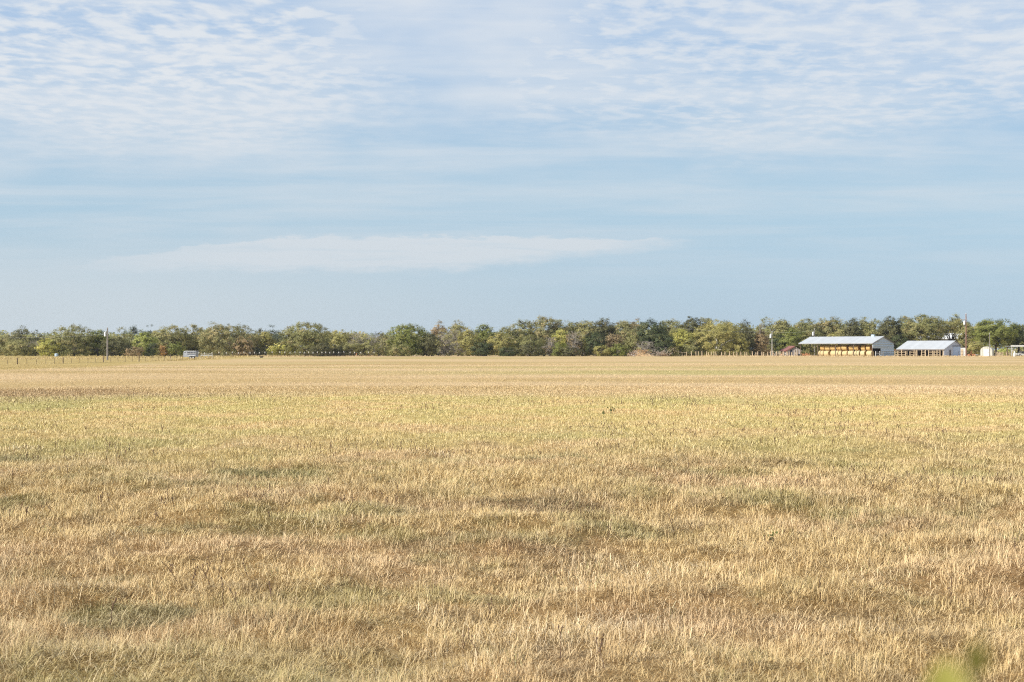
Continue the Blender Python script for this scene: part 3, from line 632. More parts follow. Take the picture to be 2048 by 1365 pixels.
BK = 'trees standing behind the front row of the wood'
T = [
 # px, Y, top, width, colour, style, bark, name, label
 (12, 400, 673, 56, 'grey', 'round', 'bark', 'oak_tree', 'low greyish oak at the left end of the tree line'),
 (57, 432, 652, 80, 'dark', 'open', 'bark_dark', 'oak_tree', 'tall dark oak with an open see-through top, left of the pole'),
 (42, 392, 679, 62, 'grey', 'shrub', 'bark', 'bush', 'grey-olive bush in front of the tall dark open-topped oak'),
 (72, 396, 682, 42, 'brown', 'bare', 'bark_pale', 'bare_tree', 'small half-bare tree with a pale trunk beside the yellow-green tree'),
 (98, 385, 678, 48, 'yellow', 'round', 'bark', 'tree', 'yellow-green tree over the pale blue tank'),
 (148, 390, 650, 92, 'olive', 'round', 'bark', 'oak_tree', 'large domed olive oak two trees left of the utility pole'),
 (196, 392, 661, 50, 'green', 'round', 'bark', 'oak_tree', 'greener oak just left of the pole with the white transformer'),
 (240, 396, 656, 62, 'grey', 'open', 'bark_pale', 'oak_tree', 'thin-topped grey oak just right of the left utility pole'),
 (238, 388, 676, 66, 'dark', 'shrub', 'bark', 'bush', 'dark bush under the thin-topped grey oak right of the pole'),
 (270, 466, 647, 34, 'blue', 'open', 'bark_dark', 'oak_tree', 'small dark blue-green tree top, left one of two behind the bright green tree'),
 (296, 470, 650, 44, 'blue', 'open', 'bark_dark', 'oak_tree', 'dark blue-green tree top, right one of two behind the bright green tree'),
 (290, 386, 666, 48, 'bright', 'round', 'bark', 'tree', 'bright green tree, the freshest green in the tree line'),
 (304, 382, 686, 20, 'deep', 'shrub', 'bark', 'bush', 'dark green bush at the right foot of the bright green tree'),
 (270, 381, 694, 40, 'brown', 'shrub', 'bark_pale', 'bush', 'tan scrubby bush at the left foot of the bright green tree'),
 (327, 382, 687, 12, 'orange', 'shrub', 'bark', 'bush', 'small bush with orange autumn leaves'),
 (341, 394, 652, 76, 'grey', 'round', 'bark', 'oak_tree', 'greyish oak rising behind the small orange bush'),
 (350, 383, 684, 38, 'green', 'shrub', 'bark', 'bush', 'dark green bush between the orange bush and the stock trailer'),
 (384, 398, 651, 60, 'grey', 'round', 'bark', 'oak_tree', 'grey-olive oak standing behind the stock trailer'),
 (421, 436, 640, 66, 'olive', 'open', 'bark_dark', 'oak_tree', 'tall open-crowned oak poking up behind the broad ochre-tinged oak'),
 (456, 382, 649, 118, 'ochre', 'round', 'bark', 'oak_tree', 'broad round oak tinged ochre, right of the stock trailer'),
 (488, 377, 674, 44, 'brown', 'shrub', 'bark_pale', 'bush', 'buff bush in front of the broad ochre-tinged oak'),
 (518, 404, 657, 44, 'dark', 'open', 'bark_dark', 'oak_tree', 'thin dark oak in the gap right of the broad ochre-tinged oak'),
 (542, 426, 649, 48, 'blue', 'open', 'bark_dark', 'oak_tree', 'dark wispy tree top left of the big round oak'),
 (532, 388, 664, 44, 'yolive', 'high', 'bark', 'tree', 'pale olive tree left of the yellow shrubs'),
 (516, 380, 690, 34, 'dark', 'shrub', 'bark', 'bush', 'dark bush under the pale olive tree'),
 (546, 378, 692, 24, 'yellow', 'shrub', 'bark', 'bush', 'low yellow shrub, lower left of two before the big round oak'),
 (568, 379, 682, 34, 'yellow', 'shrub', 'bark', 'bush', 'yellow shrub, taller right one of two before the big round oak'),
 (613, 381, 645, 106, 'olive', 'round', 'bark_pale', 'oak_tree', 'big perfectly domed oak standing forward near the left centre'),
 (640, 376, 686, 50, 'dark', 'shrub', 'bark', 'bush', 'dark undergrowth at the right foot of the big domed oak'),
 (683, 394, 661, 56, 'yolive', 'round', 'bark', 'oak_tree', 'yellowish oak just right of the big domed oak'),
 (706, 392, 668, 40, 'yolive', 'bare', 'bark_pale', 'tree', 'thin yellow-grey tree at the left of the low thicket'),
 (730, 394, 670, 44, 'yellow', 'bare', 'bark_pale', 'tree', 'thin yellowish tree in the middle of the low thicket'),
 (757, 396, 671, 44, 'yolive', 'bare', 'bark_pale', 'tree', 'thin olive tree at the right of the low thicket'),
 (762, 430, 664, 34, 'dark', 'bare', 'bark_dark', 'bare_tree', 'dark leafless tree sticking up behind the low thicket'),
 (700, 384, 684, 50, 'grey', 'shrub', 'bark_pale', 'bush', 'grey brush at the left of the low thicket'),
 (738, 385, 686, 54, 'grey', 'shrub', 'bark_pale', 'bush', 'grey brush at the right of the low thicket'),
 (676, 382, 694, 30, 'dark', 'shrub', 'bark', 'bush', 'dark low bush at the foot of the yellowish oak'),
 (778, 390, 672, 34, 'ochre', 'round', 'bark', 'tree', 'small ochre tree against the left side of the rich green oak'),
 (817, 386, 648, 86, 'green', 'round', 'bark', 'oak_tree', 'rich green rounded oak in the centre left'),
 (800, 380, 688, 50, 'olive', 'shrub', 'bark', 'bush', 'olive brush at the foot of the rich green oak'),
 (858, 384, 665, 44, 'dark', 'round', 'bark', 'oak_tree', 'dark narrow oak at the right side of the rich green oak'),
 (877, 446, 640, 36, 'brown', 'open', 'bark_dark', 'oak_tree', 'brownish open tree top above the narrow dark oak'),
 (922, 448, 640, 72, 'ochre', 'open', 'bark_dark', 'oak_tree', 'wide brown-olive tree top behind the pale leafless trees'),
 (890, 400, 660, 44, 'yolive', 'bare', 'bark_pale', 'bare_tree', 'pale half-leafless tree, left of the pair beside the narrow dark oak'),
 (916, 398, 662, 48, 'grey', 'bare', 'bark_pale', 'bare_tree', 'pale half-leafless tree, right of the pair beside the narrow dark oak'),
 (896, 386, 672, 40, 'grey', 'bare', 'bark_pale', 'bare_tree', 'low grey bare branching tree in front of the pale pair'),
 (938, 390, 660, 44, 'yolive', 'round', 'bark', 'tree', 'yellow-olive tree right of the pale leafless trees'),
 (972, 396, 649, 48, 'green', 'round', 'bark', 'oak_tree', 'green oak with a knobbly top right of the yellow-olive tree'),
 (962, 382, 684, 44, 'deep', 'shrub', 'bark', 'bush', 'very dark bush under the knobbly green oak'),
 (1000, 384, 667, 56, 'yolive', 'round', 'bark_pale', 'tree', 'yellow-green tree near the middle with pale slanting branches'),
 (1016, 400, 653, 50, 'olive', 'round', 'bark', 'oak_tree', 'olive oak rising behind the middle yellow-green tree'),
 (1016, 379, 694, 36, 'deep', 'shrub', 'bark', 'bush', 'dark low bush below the middle yellow-green tree'),
 (1048, 402, 641, 58, 'olive', 'round', 'bark', 'oak_tree', 'olive oak on the left shoulder of the highest oak mass'),
 (1088, 404, 631, 74, 'ochre', 'round', 'bark', 'oak_tree', 'highest oak of the middle of the tree line'),
 (1118, 404, 637, 50, 'olive', 'round', 'bark', 'oak_tree', 'oak on the right shoulder of the highest middle oak'),
 (1058, 384, 670, 66, 'olive', 'round', 'bark', 'oak_tree', 'lower olive oak in front of the highest middle oak'),
 (1056, 379, 690, 60, 'dark', 'shrub', 'bark', 'bush', 'dark brush at the foot of the lower olive oak'),
 (1098, 383, 676, 30, 'brown', 'bare', 'bark_pale', 'bare_tree', 'pale bare sapling before the highest middle oak'),
 (1122, 386, 660, 40, 'yellow', 'round', 'bark', 'tree', 'yellow-green tree before the right shoulder of the highest oak'),
 (1120, 380, 684, 34, 'green', 'shrub', 'bark', 'bush', 'green bush below the yellow-green tree of the middle'),
 (1146, 384, 664, 36, 'brown', 'bare', 'bark_pale', 'bare_tree', 'greyish twiggy tree between two yellow-green trees'),
 (1164, 386, 666, 36, 'yolive', 'round', 'bark', 'tree', 'small yellow-olive tree left of the dark tall bush'),
 (1142, 378, 694, 44, 'dark', 'shrub', 'bark_pale', 'bush', 'dark tangled brush below the greyish twiggy tree'),
 (1148, 408, 643, 46, 'olive', 'round', 'bark', 'oak_tree', 'olive oak in the dip right of the highest oak'),
 (1174, 406, 639, 50, 'grey', 'round', 'bark', 'oak_tree', 'greyish oak left of the dark-topped oak'),
 (1206, 404, 637, 52, 'dark', 'round', 'bark', 'oak_tree', 'dark-topped oak above the dark tall bush'),
 (1190, 383, 664, 44, 'deep', 'round', 'bark', 'tree', 'dark tall bush-like tree in the middle right'),
 (1228, 388, 670, 46, 'brown', 'round', 'bark_pale', 'tree', 'pale brown tree left of the brush pile'),
 (1206, 378, 690, 36, 'yolive', 'shrub', 'bark', 'bush', 'yellow-green bush at the foot of the pale brown tree'),
 (1240, 377, 688, 40, 'green', 'shrub', 'bark', 'bush', 'leafy green bush just left of the brush pile'),
 (1250, 404, 642, 56, 'ochre', 'round', 'bark', 'oak_tree', 'yellowish oak behind the brush pile'),
 (1267, 410, 632, 26, 'brown', 'open', 'bark_pale', 'tree', 'pale twiggy tree top poking above the yellowish oak'),
 (1268, 388, 660, 46, 'olive', 'round', 'bark_pale', 'tree', 'olive tree directly above the brush pile'),
 (1303, 388, 640, 66, 'deep', 'round', 'bark_dark', 'oak_tree', 'very dark blackish-green oak right of the brush pile'),
 (1326, 383, 668, 46, 'deep', 'round', 'bark_pale', 'tree', 'black-green low tree with grey dead twigs right of the darkest oak'),
 (1290, 382, 684, 40, 'grey', 'bare', 'bark_pale', 'bare_tree', 'grey dead branching tree before the darkest oak'),
 (1346, 422, 640, 76, 'olive', 'round', 'bark', 'oak_tree', 'flat-topped olive oak behind the darkest oak'),
 (1384, 420, 633, 44, 'dark', 'round', 'bark', 'oak_tree', 'dark pointed oak top left of the brown one'),
 (1411, 422, 635, 42, 'ochre', 'round', 'bark', 'oak_tree', 'brownish oak top above the large yellow-green tree'),
 (1447, 420, 632, 46, 'olive', 'open', 'bark', 'oak_tree', 'olive oak top above the right of the large yellow-green tree'),
 (1483, 418, 639, 52, 'dark', 'open', 'bark', 'oak_tree', 'dark spreading oak top right of the large yellow-green tree'),
 (1364, 389, 658, 60, 'yellow', 'round', 'bark', 'tree', 'smaller yellow-green tree above the railed end of the post fence'),
 (1434, 390, 641, 104, 'yolive', 'round', 'bark_white', 'tree', 'large yellow-green tree with a white trunk above the post fence'),
 (1346, 380, 694, 20, 'ochre', 'shrub', 'bark', 'bush', 'small orange-tinted bush left of the post fence'),
 (1384, 386, 680, 44, 'olive', 'shrub', 'bark_pale', 'bush', 'olive-grey brush behind the post fence, below the two yellow-green trees'),
 (1494, 394, 654, 46, 'dark', 'round', 'bark', 'oak_tree', 'dark oak left of the brownish conifer'),
 (1482, 386, 676, 36, 'yolive', 'shrub', 'bark', 'bush', 'yellow-green bush behind the middle of the post fence'),
 (1522, 393, 652, 46, 'brown', 'cone', 'bark', 'conifer', 'brownish conifer left of the pale pole'),
 (1540, 414, 633, 62, 'olive', 'open', 'bark', 'oak_tree', 'olive oak with a loose top above the pale pole'),
 (1566, 412, 640, 46, 'grey', 'round', 'bark', 'oak_tree', 'grey-green oak right above the red roofed shed'),
 (1584, 405, 656, 62, 'green', 'round', 'bark', 'oak_tree', 'dark green oak standing behind the red roofed shed'),
 (1556, 406, 668, 36, 'deep', 'round', 'bark', 'tree', 'shadowy dark tree beside the pale pole'),
 (1612, 414, 638, 66, 'olive', 'round', 'bark', 'oak_tree', 'round olive oak above the left end of the hay barn'),
 (1624, 401, 662, 50, 'olive', 'round', 'bark', 'oak_tree', 'low olive tree at the left end of the hay barn roof'),
 (1660, 416, 631, 58, 'ochre', 'round', 'bark', 'oak_tree', 'tallest oak above the left half of the hay barn'),
 (1684, 414, 635, 40, 'grey', 'open', 'bark_pale', 'oak_tree', 'feathery grey oak top above the middle of the hay barn'),
 (1668, 404, 664, 34, 'yolive', 'shrub', 'bark', 'tree', 'domed yellowish small tree just over the hay barn roof'),
 (1706, 412, 638, 44, 'dark', 'round', 'bark', 'oak_tree', 'dark oak above the middle of the hay barn'),
 (1730, 414, 637, 48, 'grey', 'round', 'bark', 'oak_tree', 'greyish oak above the right half of the hay barn'),
 (1752, 410, 640, 50, 'olive', 'round', 'bark', 'oak_tree', 'olive oak above the gable of the hay barn'),
 (1784, 406, 634, 54, 'dark', 'round', 'bark', 'oak_tree', 'dark oak above the gap between the two barns'),
 (1808, 410, 632, 48, 'olive', 'round', 'bark', 'oak_tree', 'olive oak above the left end of the low open barn'),
 (1800, 398, 668, 36, 'deep', 'round', 'bark', 'tree', 'dark low tree in the gap between the two barns'),
 (1848, 400, 629, 88, 'olive', 'high', 'bark_dark', 'oak_tree', 'large spreading oak above the low open barn'),
 (1902, 404, 630, 56, 'grey', 'gap', 'bark_dark', 'oak_tree', 'loose grey oak left of the tall brown pole'),
 (1930, 400, 642, 40, 'grey', 'round', 'bark', 'oak_tree', 'grey narrow tree behind the tall brown pole'),
 (1990, 392, 638, 96, 'green', 'high', 'bark_dark', 'oak_tree', 'big shady green oak over the cream round-topped shed'),
 (2038, 394, 650, 52, 'deep', 'high', 'bark_dark', 'oak_tree', 'dark shady oak behind the white carport at the right edge'),
 (1948, 386, 682, 30, 'yolive', 'shrub', 'bark', 'bush', 'yellow-green bush between the brown pole and the cream shed'),
 (2010, 388, 696, 26, 'bright', 'shrub', 'bark', 'bush', 'green bush behind the pale rails left of the carport'),
]
GN = {'oak_tree': 'oaks of the tree line', 'tree': 'leafy trees of the tree line', 'bush': 'bushes along the foot of the tree line', 'bare_tree': 'half leafless trees of the tree line'}
for (px, Yd, top, w, colr, style, bk, name, label) in T:
    tree(name, px, Yd, top, w, colr, style, label, bark_m=bk, cat='bush' if name == 'bush' else 'tree', group=GN.get(name))

# the wood behind, seen only through gaps between the front trees
rs = np.random.default_rng(15); nc = 3600
fy = rs.uniform(436, 520, nc); fx = rs.uniform(-.40, .42, nc) * fy
hmax = 4.6 + 2.6 * vnoise(fx, fy, 11, 35) + 2.6 * sst(fx, -20, 40)
fz = .3 + hmax * rs.random(nc) ** .8
V, Fq_, rn, cl = leaf_quads(rs, np.stack([fx, fy, fz], 1), np.full(nc, 1.3), 30, .34, np.tile([-.2, -.6, .5], (nc, 1)))
tag(np_mesh('woodland', V, [Fq_], LM['olive'], None, {'rnd': rn * .5, 'clump': cl}), 'olive wood filling the gaps behind the front trees', 'wood', kind='stuff')

# far-off wood beyond the gaps
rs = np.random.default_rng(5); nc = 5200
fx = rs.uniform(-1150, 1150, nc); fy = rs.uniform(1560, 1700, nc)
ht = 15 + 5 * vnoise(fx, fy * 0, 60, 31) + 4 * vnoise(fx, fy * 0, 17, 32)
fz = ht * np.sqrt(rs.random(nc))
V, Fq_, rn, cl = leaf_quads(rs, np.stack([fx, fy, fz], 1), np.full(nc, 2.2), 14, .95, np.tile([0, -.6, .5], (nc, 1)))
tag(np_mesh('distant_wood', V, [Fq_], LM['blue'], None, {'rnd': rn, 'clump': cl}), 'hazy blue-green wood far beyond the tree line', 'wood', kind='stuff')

# ------------------------------------------------------------------ hay barn
def gable_roof(mb, L, W, ze, zr, yr, t, ov, ovx, zb=None):
    """two slopes over x 0..L, eaves at y=0 and y=W, ridge at yr"""
    zb = ze if zb is None else zb
    sF = (zr - ze) / yr; sB = (zr - zb) / (W - yr)
    a, b = -ov, W + ov
    zf, zbk = ze - sF * ov, zb - sB * ov
    prof = [(a, zf), (yr, zr), (b, zbk), (b, zbk + t), (yr, zr + t), (a, zf + t)]
    mb.prism(prof, 'x', -ovx, L + ovx)
Yr = 371.0; xr = gx(1745, Yr); phi = R(-45.5); LB, WB, ZE, ZR = 22.4, 10.5, 3.52, 5.22
org = Vector((xr - LB * math.cos(phi), Yr - LB * math.sin(phi), 0.0))
barn = empty('hay_barn', (org.x, org.y, hz(org.x, org.y)), phi, 'long open-fronted hay barn with a pale metal roof and a striped blue-grey gable', 'barn')
mb = MB(); gable_roof(mb, LB, WB, ZE, ZR, WB/2, .09, .35, .25); roof = mb.build('roof', M['roof_metal'], barn)
mb = MB(); mb.box(LB - 3.4, LB - 2.6, WB/2 - .35, WB/2 + .35, ZR, ZR + .55); mb.build('roof_vent', M['blue_plastic'], roof)
mb = MB(); mb.box(-.2, LB + .2, -.44, -.36, ZE - .26, ZE - .12); mb.build('eave_beam', M['trim'], barn)
mb = MB()
for x0 in np.linspace(0.1, LB - .1, 5):
    mb.tube([(x0, .1, ZE - .12), (x0, WB/2, ZR - .14), (x0, WB - .1, ZE - .12)], .09, 4)
for yv, zv in ((1.7, ZE + .42), (3.5, ZE + 1.02), (7.0, ZE + 1.02), (8.8, ZE + .42)):
    mb.box(0, LB, yv - .05, yv + .05, zv, zv + .1)
mb.build('rafters', M['old_post'], barn)
# gable end with the opening low on its front side
yo, zo = 4.0, 2.15
gp_ = MB()
gp_.add([(LB, 0, zo), (LB, yo, zo), (LB, yo, 0), (LB, WB, 0), (LB, WB, ZE), (LB, WB/2, ZR - .02), (LB, 0, ZE),
         (LB - .08, 0, zo), (LB - .08, yo, zo), (LB - .08, yo, 0), (LB - .08, WB, 0), (LB - .08, WB, ZE), (LB - .08, WB/2, ZR - .02), (LB - .08, 0, ZE)],
        [(0, 1, 5, 6), (1, 2, 3, 4, 5), (7, 13, 12, 8), (8, 12, 11, 10, 9)] + [(i, i + 7, (i + 1) % 7 + 7, (i + 1) % 7) for i in range(7)])
# real corrugation: shallow horizontal courses standing proud of the sheet
gw = gp_.build('gable_wall', M['gable_metal'], barn)
mb = MB()
for i in range(7):
    z0 = .12 + i * .62
    ya = yo if z0 + .3 < zo else max(0.05, (z0 + .34 - ZE) / (ZR - ZE) * WB / 2 + .1 if z0 + .34 > ZE else .05)
    yb = WB if z0 + .34 <= ZE else WB - (z0 + .34 - ZE) / (ZR - ZE) * WB / 2 - .1
    if yb - ya > .4 and not (z0 < zo < z0 + .34): mb.prism([(LB + .003, z0), (LB + .20, z0 + .03), (LB + .003, z0 + .40)], 'y', ya, yb)
mb.build('sheet_courses', M['gable_metal'], gw)
mb = MB(); mb.tube([(LB + .3, -.35, ZE - .16), (LB + .3, WB/2, ZR - .03)], .09, 4); mb.tube([(LB + .3, WB/2, ZR - .03), (LB + .3, WB + .35, ZE - .16)], .09, 4); mb.build('barge_board', M['trim'], barn)
mb = MB(); mb.box(5.6, LB - .1, WB - .12, WB - .04, 0, 2.9); mb.build('back_wall', M['inner_wall'], barn)
for x0 in np.linspace(0.1, LB - .12, 5):
    mb = MB(); mb.tube([(x0, .06, -.3), (x0, .06, ZE - .1)], .10, 6); mb.build('post', M['old_post'], barn)
for x0 in np.linspace(0.1, LB - .12, 5):
    mb = MB(); mb.tube([(x0, WB - .25, -.3), (x0, WB - .25, ZE - .1)], .13, 6); mb.build('post', M['old_post'], barn)

def to_world(root, x, y, z):
    m = Matrix.Translation(root.location) @ Matrix.Rotation(root.rotation_euler.z, 4, 'Z'); return m @ Vector((x, y, z))
def bale_mesh(name, r, L, seed, mat):
    rs = random.Random(seed); seg = 20; prof = [(-L/2, r*.90), (-L/2 + .07, r*.985), (-L/4, r), (L/4, r), (L/2 - .07, r*.985), (L/2, r*.90)]
    vs, fs = [], []
    for i, (x, q) in enumerate(prof):
        for k in range(seg):
            t = 2*math.pi*k/seg; w = q * (1 + .02 * math.sin(3*t + seed) + rs.uniform(-.012, .012))
            vs.append((x, math.cos(t) * w, math.sin(t) * w * .965))
    for i in range(len(prof) - 1):
        for k in range(seg): fs.append((i*seg + k, i*seg + (k+1) % seg, (i+1)*seg + (k+1) % seg, (i+1)*seg + k))
    mb = MB(); mb.add(vs, fs); return mb, seg, prof
ORD = ['leftmost', 'second from left', 'third from left', 'fourth from left', 'middle', 'fourth from right', 'third from right', 'second from right', 'rightmost']
rb = random.Random(3)
for row in (0, 1):
    for i in range(9):
        xl = 6.0 + i * 1.83 + rb.uniform(-.12, .12); r = rb.uniform(.76, .82) if row == 0 else rb.uniform(.72, .79); L = (rb.uniform(1.38, 1.58) if row == 0 else rb.uniform(1.18, 1.42))
        zc = .77 if row == 0 else .77*2 + .73
        if row == 1 and i == 0: xl += .3
        yl = 1.55 + rb.uniform(-.15, .2)
        root = empty('round_bale', to_world(barn, xl, yl, zc), phi + rb.uniform(-.25, .25), f"{'pale' if row == 0 else 'golden'} round hay bale, {ORD[i]} of the {'bottom' if row == 0 else 'top'} row in the hay barn", 'hay bale', 'round bales stacked in the hay barn')
        mb, seg, prof = bale_mesh('side', r, L, row*20 + i, None)
        mb.build('wrapped_side', M['hay_lower' if row == 0 else 'hay_upper'], root, smooth=True)
        for sgn in (-1, 1):
            me = MB(); rr = r * .90; x0 = sgn * (L/2)
            ring = [(x0, math.cos(2*math.pi*k/seg) * rr, math.sin(2*math.pi*k/seg) * rr * .965) for k in range(seg)]
            ring2 = [(x0 + sgn*.03, math.cos(2*math.pi*k/seg) * rr * .5, math.sin(2*math.pi*k/seg) * rr * .48) for k in range(seg)]
            me.add(ring + ring2 + [(x0 + sgn*.01, 0, 0)], [(k, (k+1) % seg, seg + (k+1) % seg, seg + k) for k in range(seg)] + [(seg + k, seg + (k+1) % seg, 2*seg) for k in range(seg)])
            me.build('end_face', M['hay_end_shaded' if row == 1 else 'hay_upper'], root)  # ends coloured darker than the sides, standing in for their shade

# pen rails before the barn opening
pen = empty('pipe_gate', to_world(barn, LB + .9, -.1, 0), phi + R(90), 'short white pipe gate in front of the dark opening of the hay barn', 'gate')
mb = MB()
for z in (.35, .75, 1.15): mb.tube([(.1, 0, z), (4.0, 0, z)], .055, 6)
mb.build('rails', M['white_paint'], pen)
for x0 in (.1, 2.1, 4.0, 7.2):
    mb = MB(); mb.tube([(x0, 0, -.2), (x0, 0, 1.35)], .09, 6); mb.build('post', M['white_paint'], pen)

# ------------------------------------------------------------------ low open barn
Y2 = 372.0; x2 = gx(1888, Y2); p2 = R(-48); L2, W2 = 14.0, 8.1
o2 = (x2 - L2 * math.cos(p2), Y2 - L2 * math.sin(p2), 0)
b2 = empty('open_barn', o2, p2, 'low open barn with a silver roof and a pale blue-white end wall', 'barn')
mb = MB(); gable_roof(mb, L2, W2, 1.98, 4.1, 5.2, .08, .25, .25, zb=3.0); mb.build('roof', M['roof_metal'], b2)
mb = MB(); mb.box(-.2, L2 + .2, -.30, -.24, 1.62, 1.86); mb.build('eave_beam', M['trim'], b2)
mb = MB(); mb.prism([(0.02, 0), (W2, 0), (W2, 2.95), (5.2, 4.05), (0.02, 1.95)], 'x', L2 - .1, L2); ew = mb.build('end_wall', M['pale_metal'], b2)
mb = MB(); mb.box(L2 + .003, L2 + .06, 4.4, 7.9, .05, 2.62); mb.build('door', M['blue_door'], b2)
mb = MB(); mb.box(L2 + .003, L2 + .12, 4.1, 8.08, 2.64, 2.86); mb.build('door_track', M['trim'], b2)
mb = MB(); mb.box(L2 + .003, L2 + .05, 2.6, 3.3, .05, 1.75); mb.build('side_door', M['trim'], b2)
mb = MB(); mb.box(0, L2 - .12, W2 - .1, W2, 0, 2.9); mb.build('back_wall', M['inner_wall'], b2)
mb = MB(); mb.box(0, .1, .3, W2 - .1, 0, 1.9); mb.build('left_wall', M['inner_wall'], b2)
for x0 in np.linspace(.15, L2 - .2, 6):
    mb = MB(); mb.tube([(x0, .08, -.2), (x0, .08, 1.9)], .09, 6); mb.build('post', M['tan_wood'], b2)
for x0, z1, c_ in ((4.2, 1.1, 'rust_orange'), (9.5, 1.2, 'blue_door')):
    pass
mb = MB(); mb.box(-2.6, -.3, .2, 4.4, 1.62, 1.72); lean = empty('lean_to_roof', (0, 0, 0)); C.objects.unlink(lean); bpy.data.objects.remove(lean)
mb.build('lean_to_roof', M['rust_orange'], b2)

def fence(name, pts, hpost, rpost, mat, label, rails=(), rail_r=.04, rail_mat=None, cap=None, boards=False, group=None, jitter=.08, seed=1, rail_spans=None, wire_mat=None, wires=()):
    rs = random.Random(seed); p0 = pts[0]; z0 = hz(p0[0], p0[1])
    root = empty(name, (p0[0], p0[1], z0), 0, label, 'fence', group)
    loc = []
    for i, (x, y, *e) in enumerate(pts):
        z = hz(x, y); hp = (e[0] if e else hpost) * rs.uniform(1 - jitter, 1 + jitter); rp = e[1] if len(e) > 1 else rpost; mt = e[2] if len(e) > 2 else mat
        lx, ly, lz = x - p0[0], y - p0[1], z - z0; loc.append((lx, ly, lz))
        mb = MB(); tx_, ty_ = rs.uniform(-.06, .06), rs.uniform(-.06, .06)
        mb.tube([(lx, ly, lz - .2), (lx + tx_*.5, ly + ty_*.5, lz + hp*.5), (lx + tx_, ly + ty_, lz + hp)], [rp, rp * .95, rp * .9], 6)
        po = mb.build('post', M[mt], root)
        if cap and not e:
            mb = MB(); mb.tube([(lx + tx_, ly + ty_, lz + hp - .34), (lx + tx_, ly + ty_, lz + hp + .03)], rp * 1.8, 6); mb.build('cap', M[cap], po)
    for zr in rails:
        mb = MB()
        for i in range(len(loc) - 1):
            if rail_spans is not None and i not in rail_spans: continue
            a, b = loc[i], loc[i+1]; mb.tube([(a[0], a[1], a[2] + zr), (b[0], b[1], b[2] + zr + rs.uniform(-.04, .04))], rail_r, 5)
        mb.build('rail', M[rail_mat or mat], root)
    for zr in wires:
        mb = MB(); mb.tube([(a[0], a[1], a[2] + zr) for a in loc], .008, 3, False); mb.build('wire', M[wire_mat or 'wire'], root)
    return root
def line_pts(pxs, Ya, Yb):
    a, b = pxs[0], pxs[-1]; out = []
    for p in pxs:
        t = (p - a) / (b - a); Yd = Ya + (Yb - Ya) * t; out.append((gx(p, Yd), Yd))
    return out
# corral fence before the low barn
pts = line_pts([1790, 1796, 1803, 1811, 1820, 1828, 1834, 1843, 1851, 1857, 1866, 1874, 1880, 1886], 368, 366)
fence('corral_fence', pts, 1.55, .11, 'tan_wood', 'weathered tan corral fence in front of the low open barn', rails=(.5, 1.0, 1.4), rail_r=.05, jitter=.2, seed=4, rail_spans=[0,1,2,4,5,7,9,10,11])
# post fence right of the brush pile
pxs = [1357, 1364.5, 1373, 1383, 1392, 1397, 1404, 1413, 1417, 1423, 1428, 1432, 1443, 1450, 1459, 1467, 1474, 1482, 1490, 1494, 1505, 1512, 1515.5, 1524, 1527, 1535, 1541, 1546, 1553, 1560, 1567, 1574, 1583, 1592]
fence('post_fence', line_pts(pxs, 383, 381), 1.25, .12, 'tan_wood', 'pale wooden post fence with a railed left end, before the large yellow-green tree', rails=(.95,), rail_r=.06, rail_spans=[0, 1], jitter=.15, seed=6, wires=(.4, .8, 1.1))
# steel pipe fence by the cream shed
fence('pipe_fence', line_pts([1916, 1926, 1938, 1950, 1962, 1976], 371, 371), 1.25, .045, 'rust_steel', 'dark pipe fence running past the foot of the tall brown pole', rails=(.6, 1.2), rail_r=.035, seed=8)
fence('rail_fence', line_pts([1992, 1999, 2006, 2013, 2020], 376, 376), 1.2, .08, 'tan_wood', 'pale rail fence between the cream shed and the carport', rails=(.35, .75, 1.1), rail_r=.06, seed=9)
# barbed-wire fence on the left
A = np.array([gx(15, 243), 243.0]); B = np.array([gx(365, 322), 322.0])
lp = []
for i in range(24):
    t = i / 23; p = A + (B - A) * t
    lp.append((p[0], p[1]) if i % 5 != 1 else (p[0], p[1], 1.6, .10, 'old_post'))
pp = [(gx(-18, 236), 236.0)] + lp + [(gx(430, 333), 333.0), (gx(470, 345), 345.0)]
fence('barbed_wire_fence', pp, 1.3, .032, 'rust_steel', 'barbed wire fence of thin steel and dark wooden posts running back across the left pasture', seed=11, wires=(.35, .62, .9, 1.15))
# second fence with white-topped posts under the tree line
pxs = [398, 410, 424, 438, 453, 465, 477, 488, 500, 509, 519, 530, 545, 560, 570, 580, 590, 600, 609, 617, 626, 635, 644, 652, 660, 668, 678, 688, 700, 709, 722, 737, 748]
fence('steel_post_fence', line_pts(pxs, 366, 372), 1.25, .045, 'rust_steel', 'wire fence of white-topped steel posts below the big domed oak', cap='white_cap', seed=12, wires=(.4, .75, 1.05))

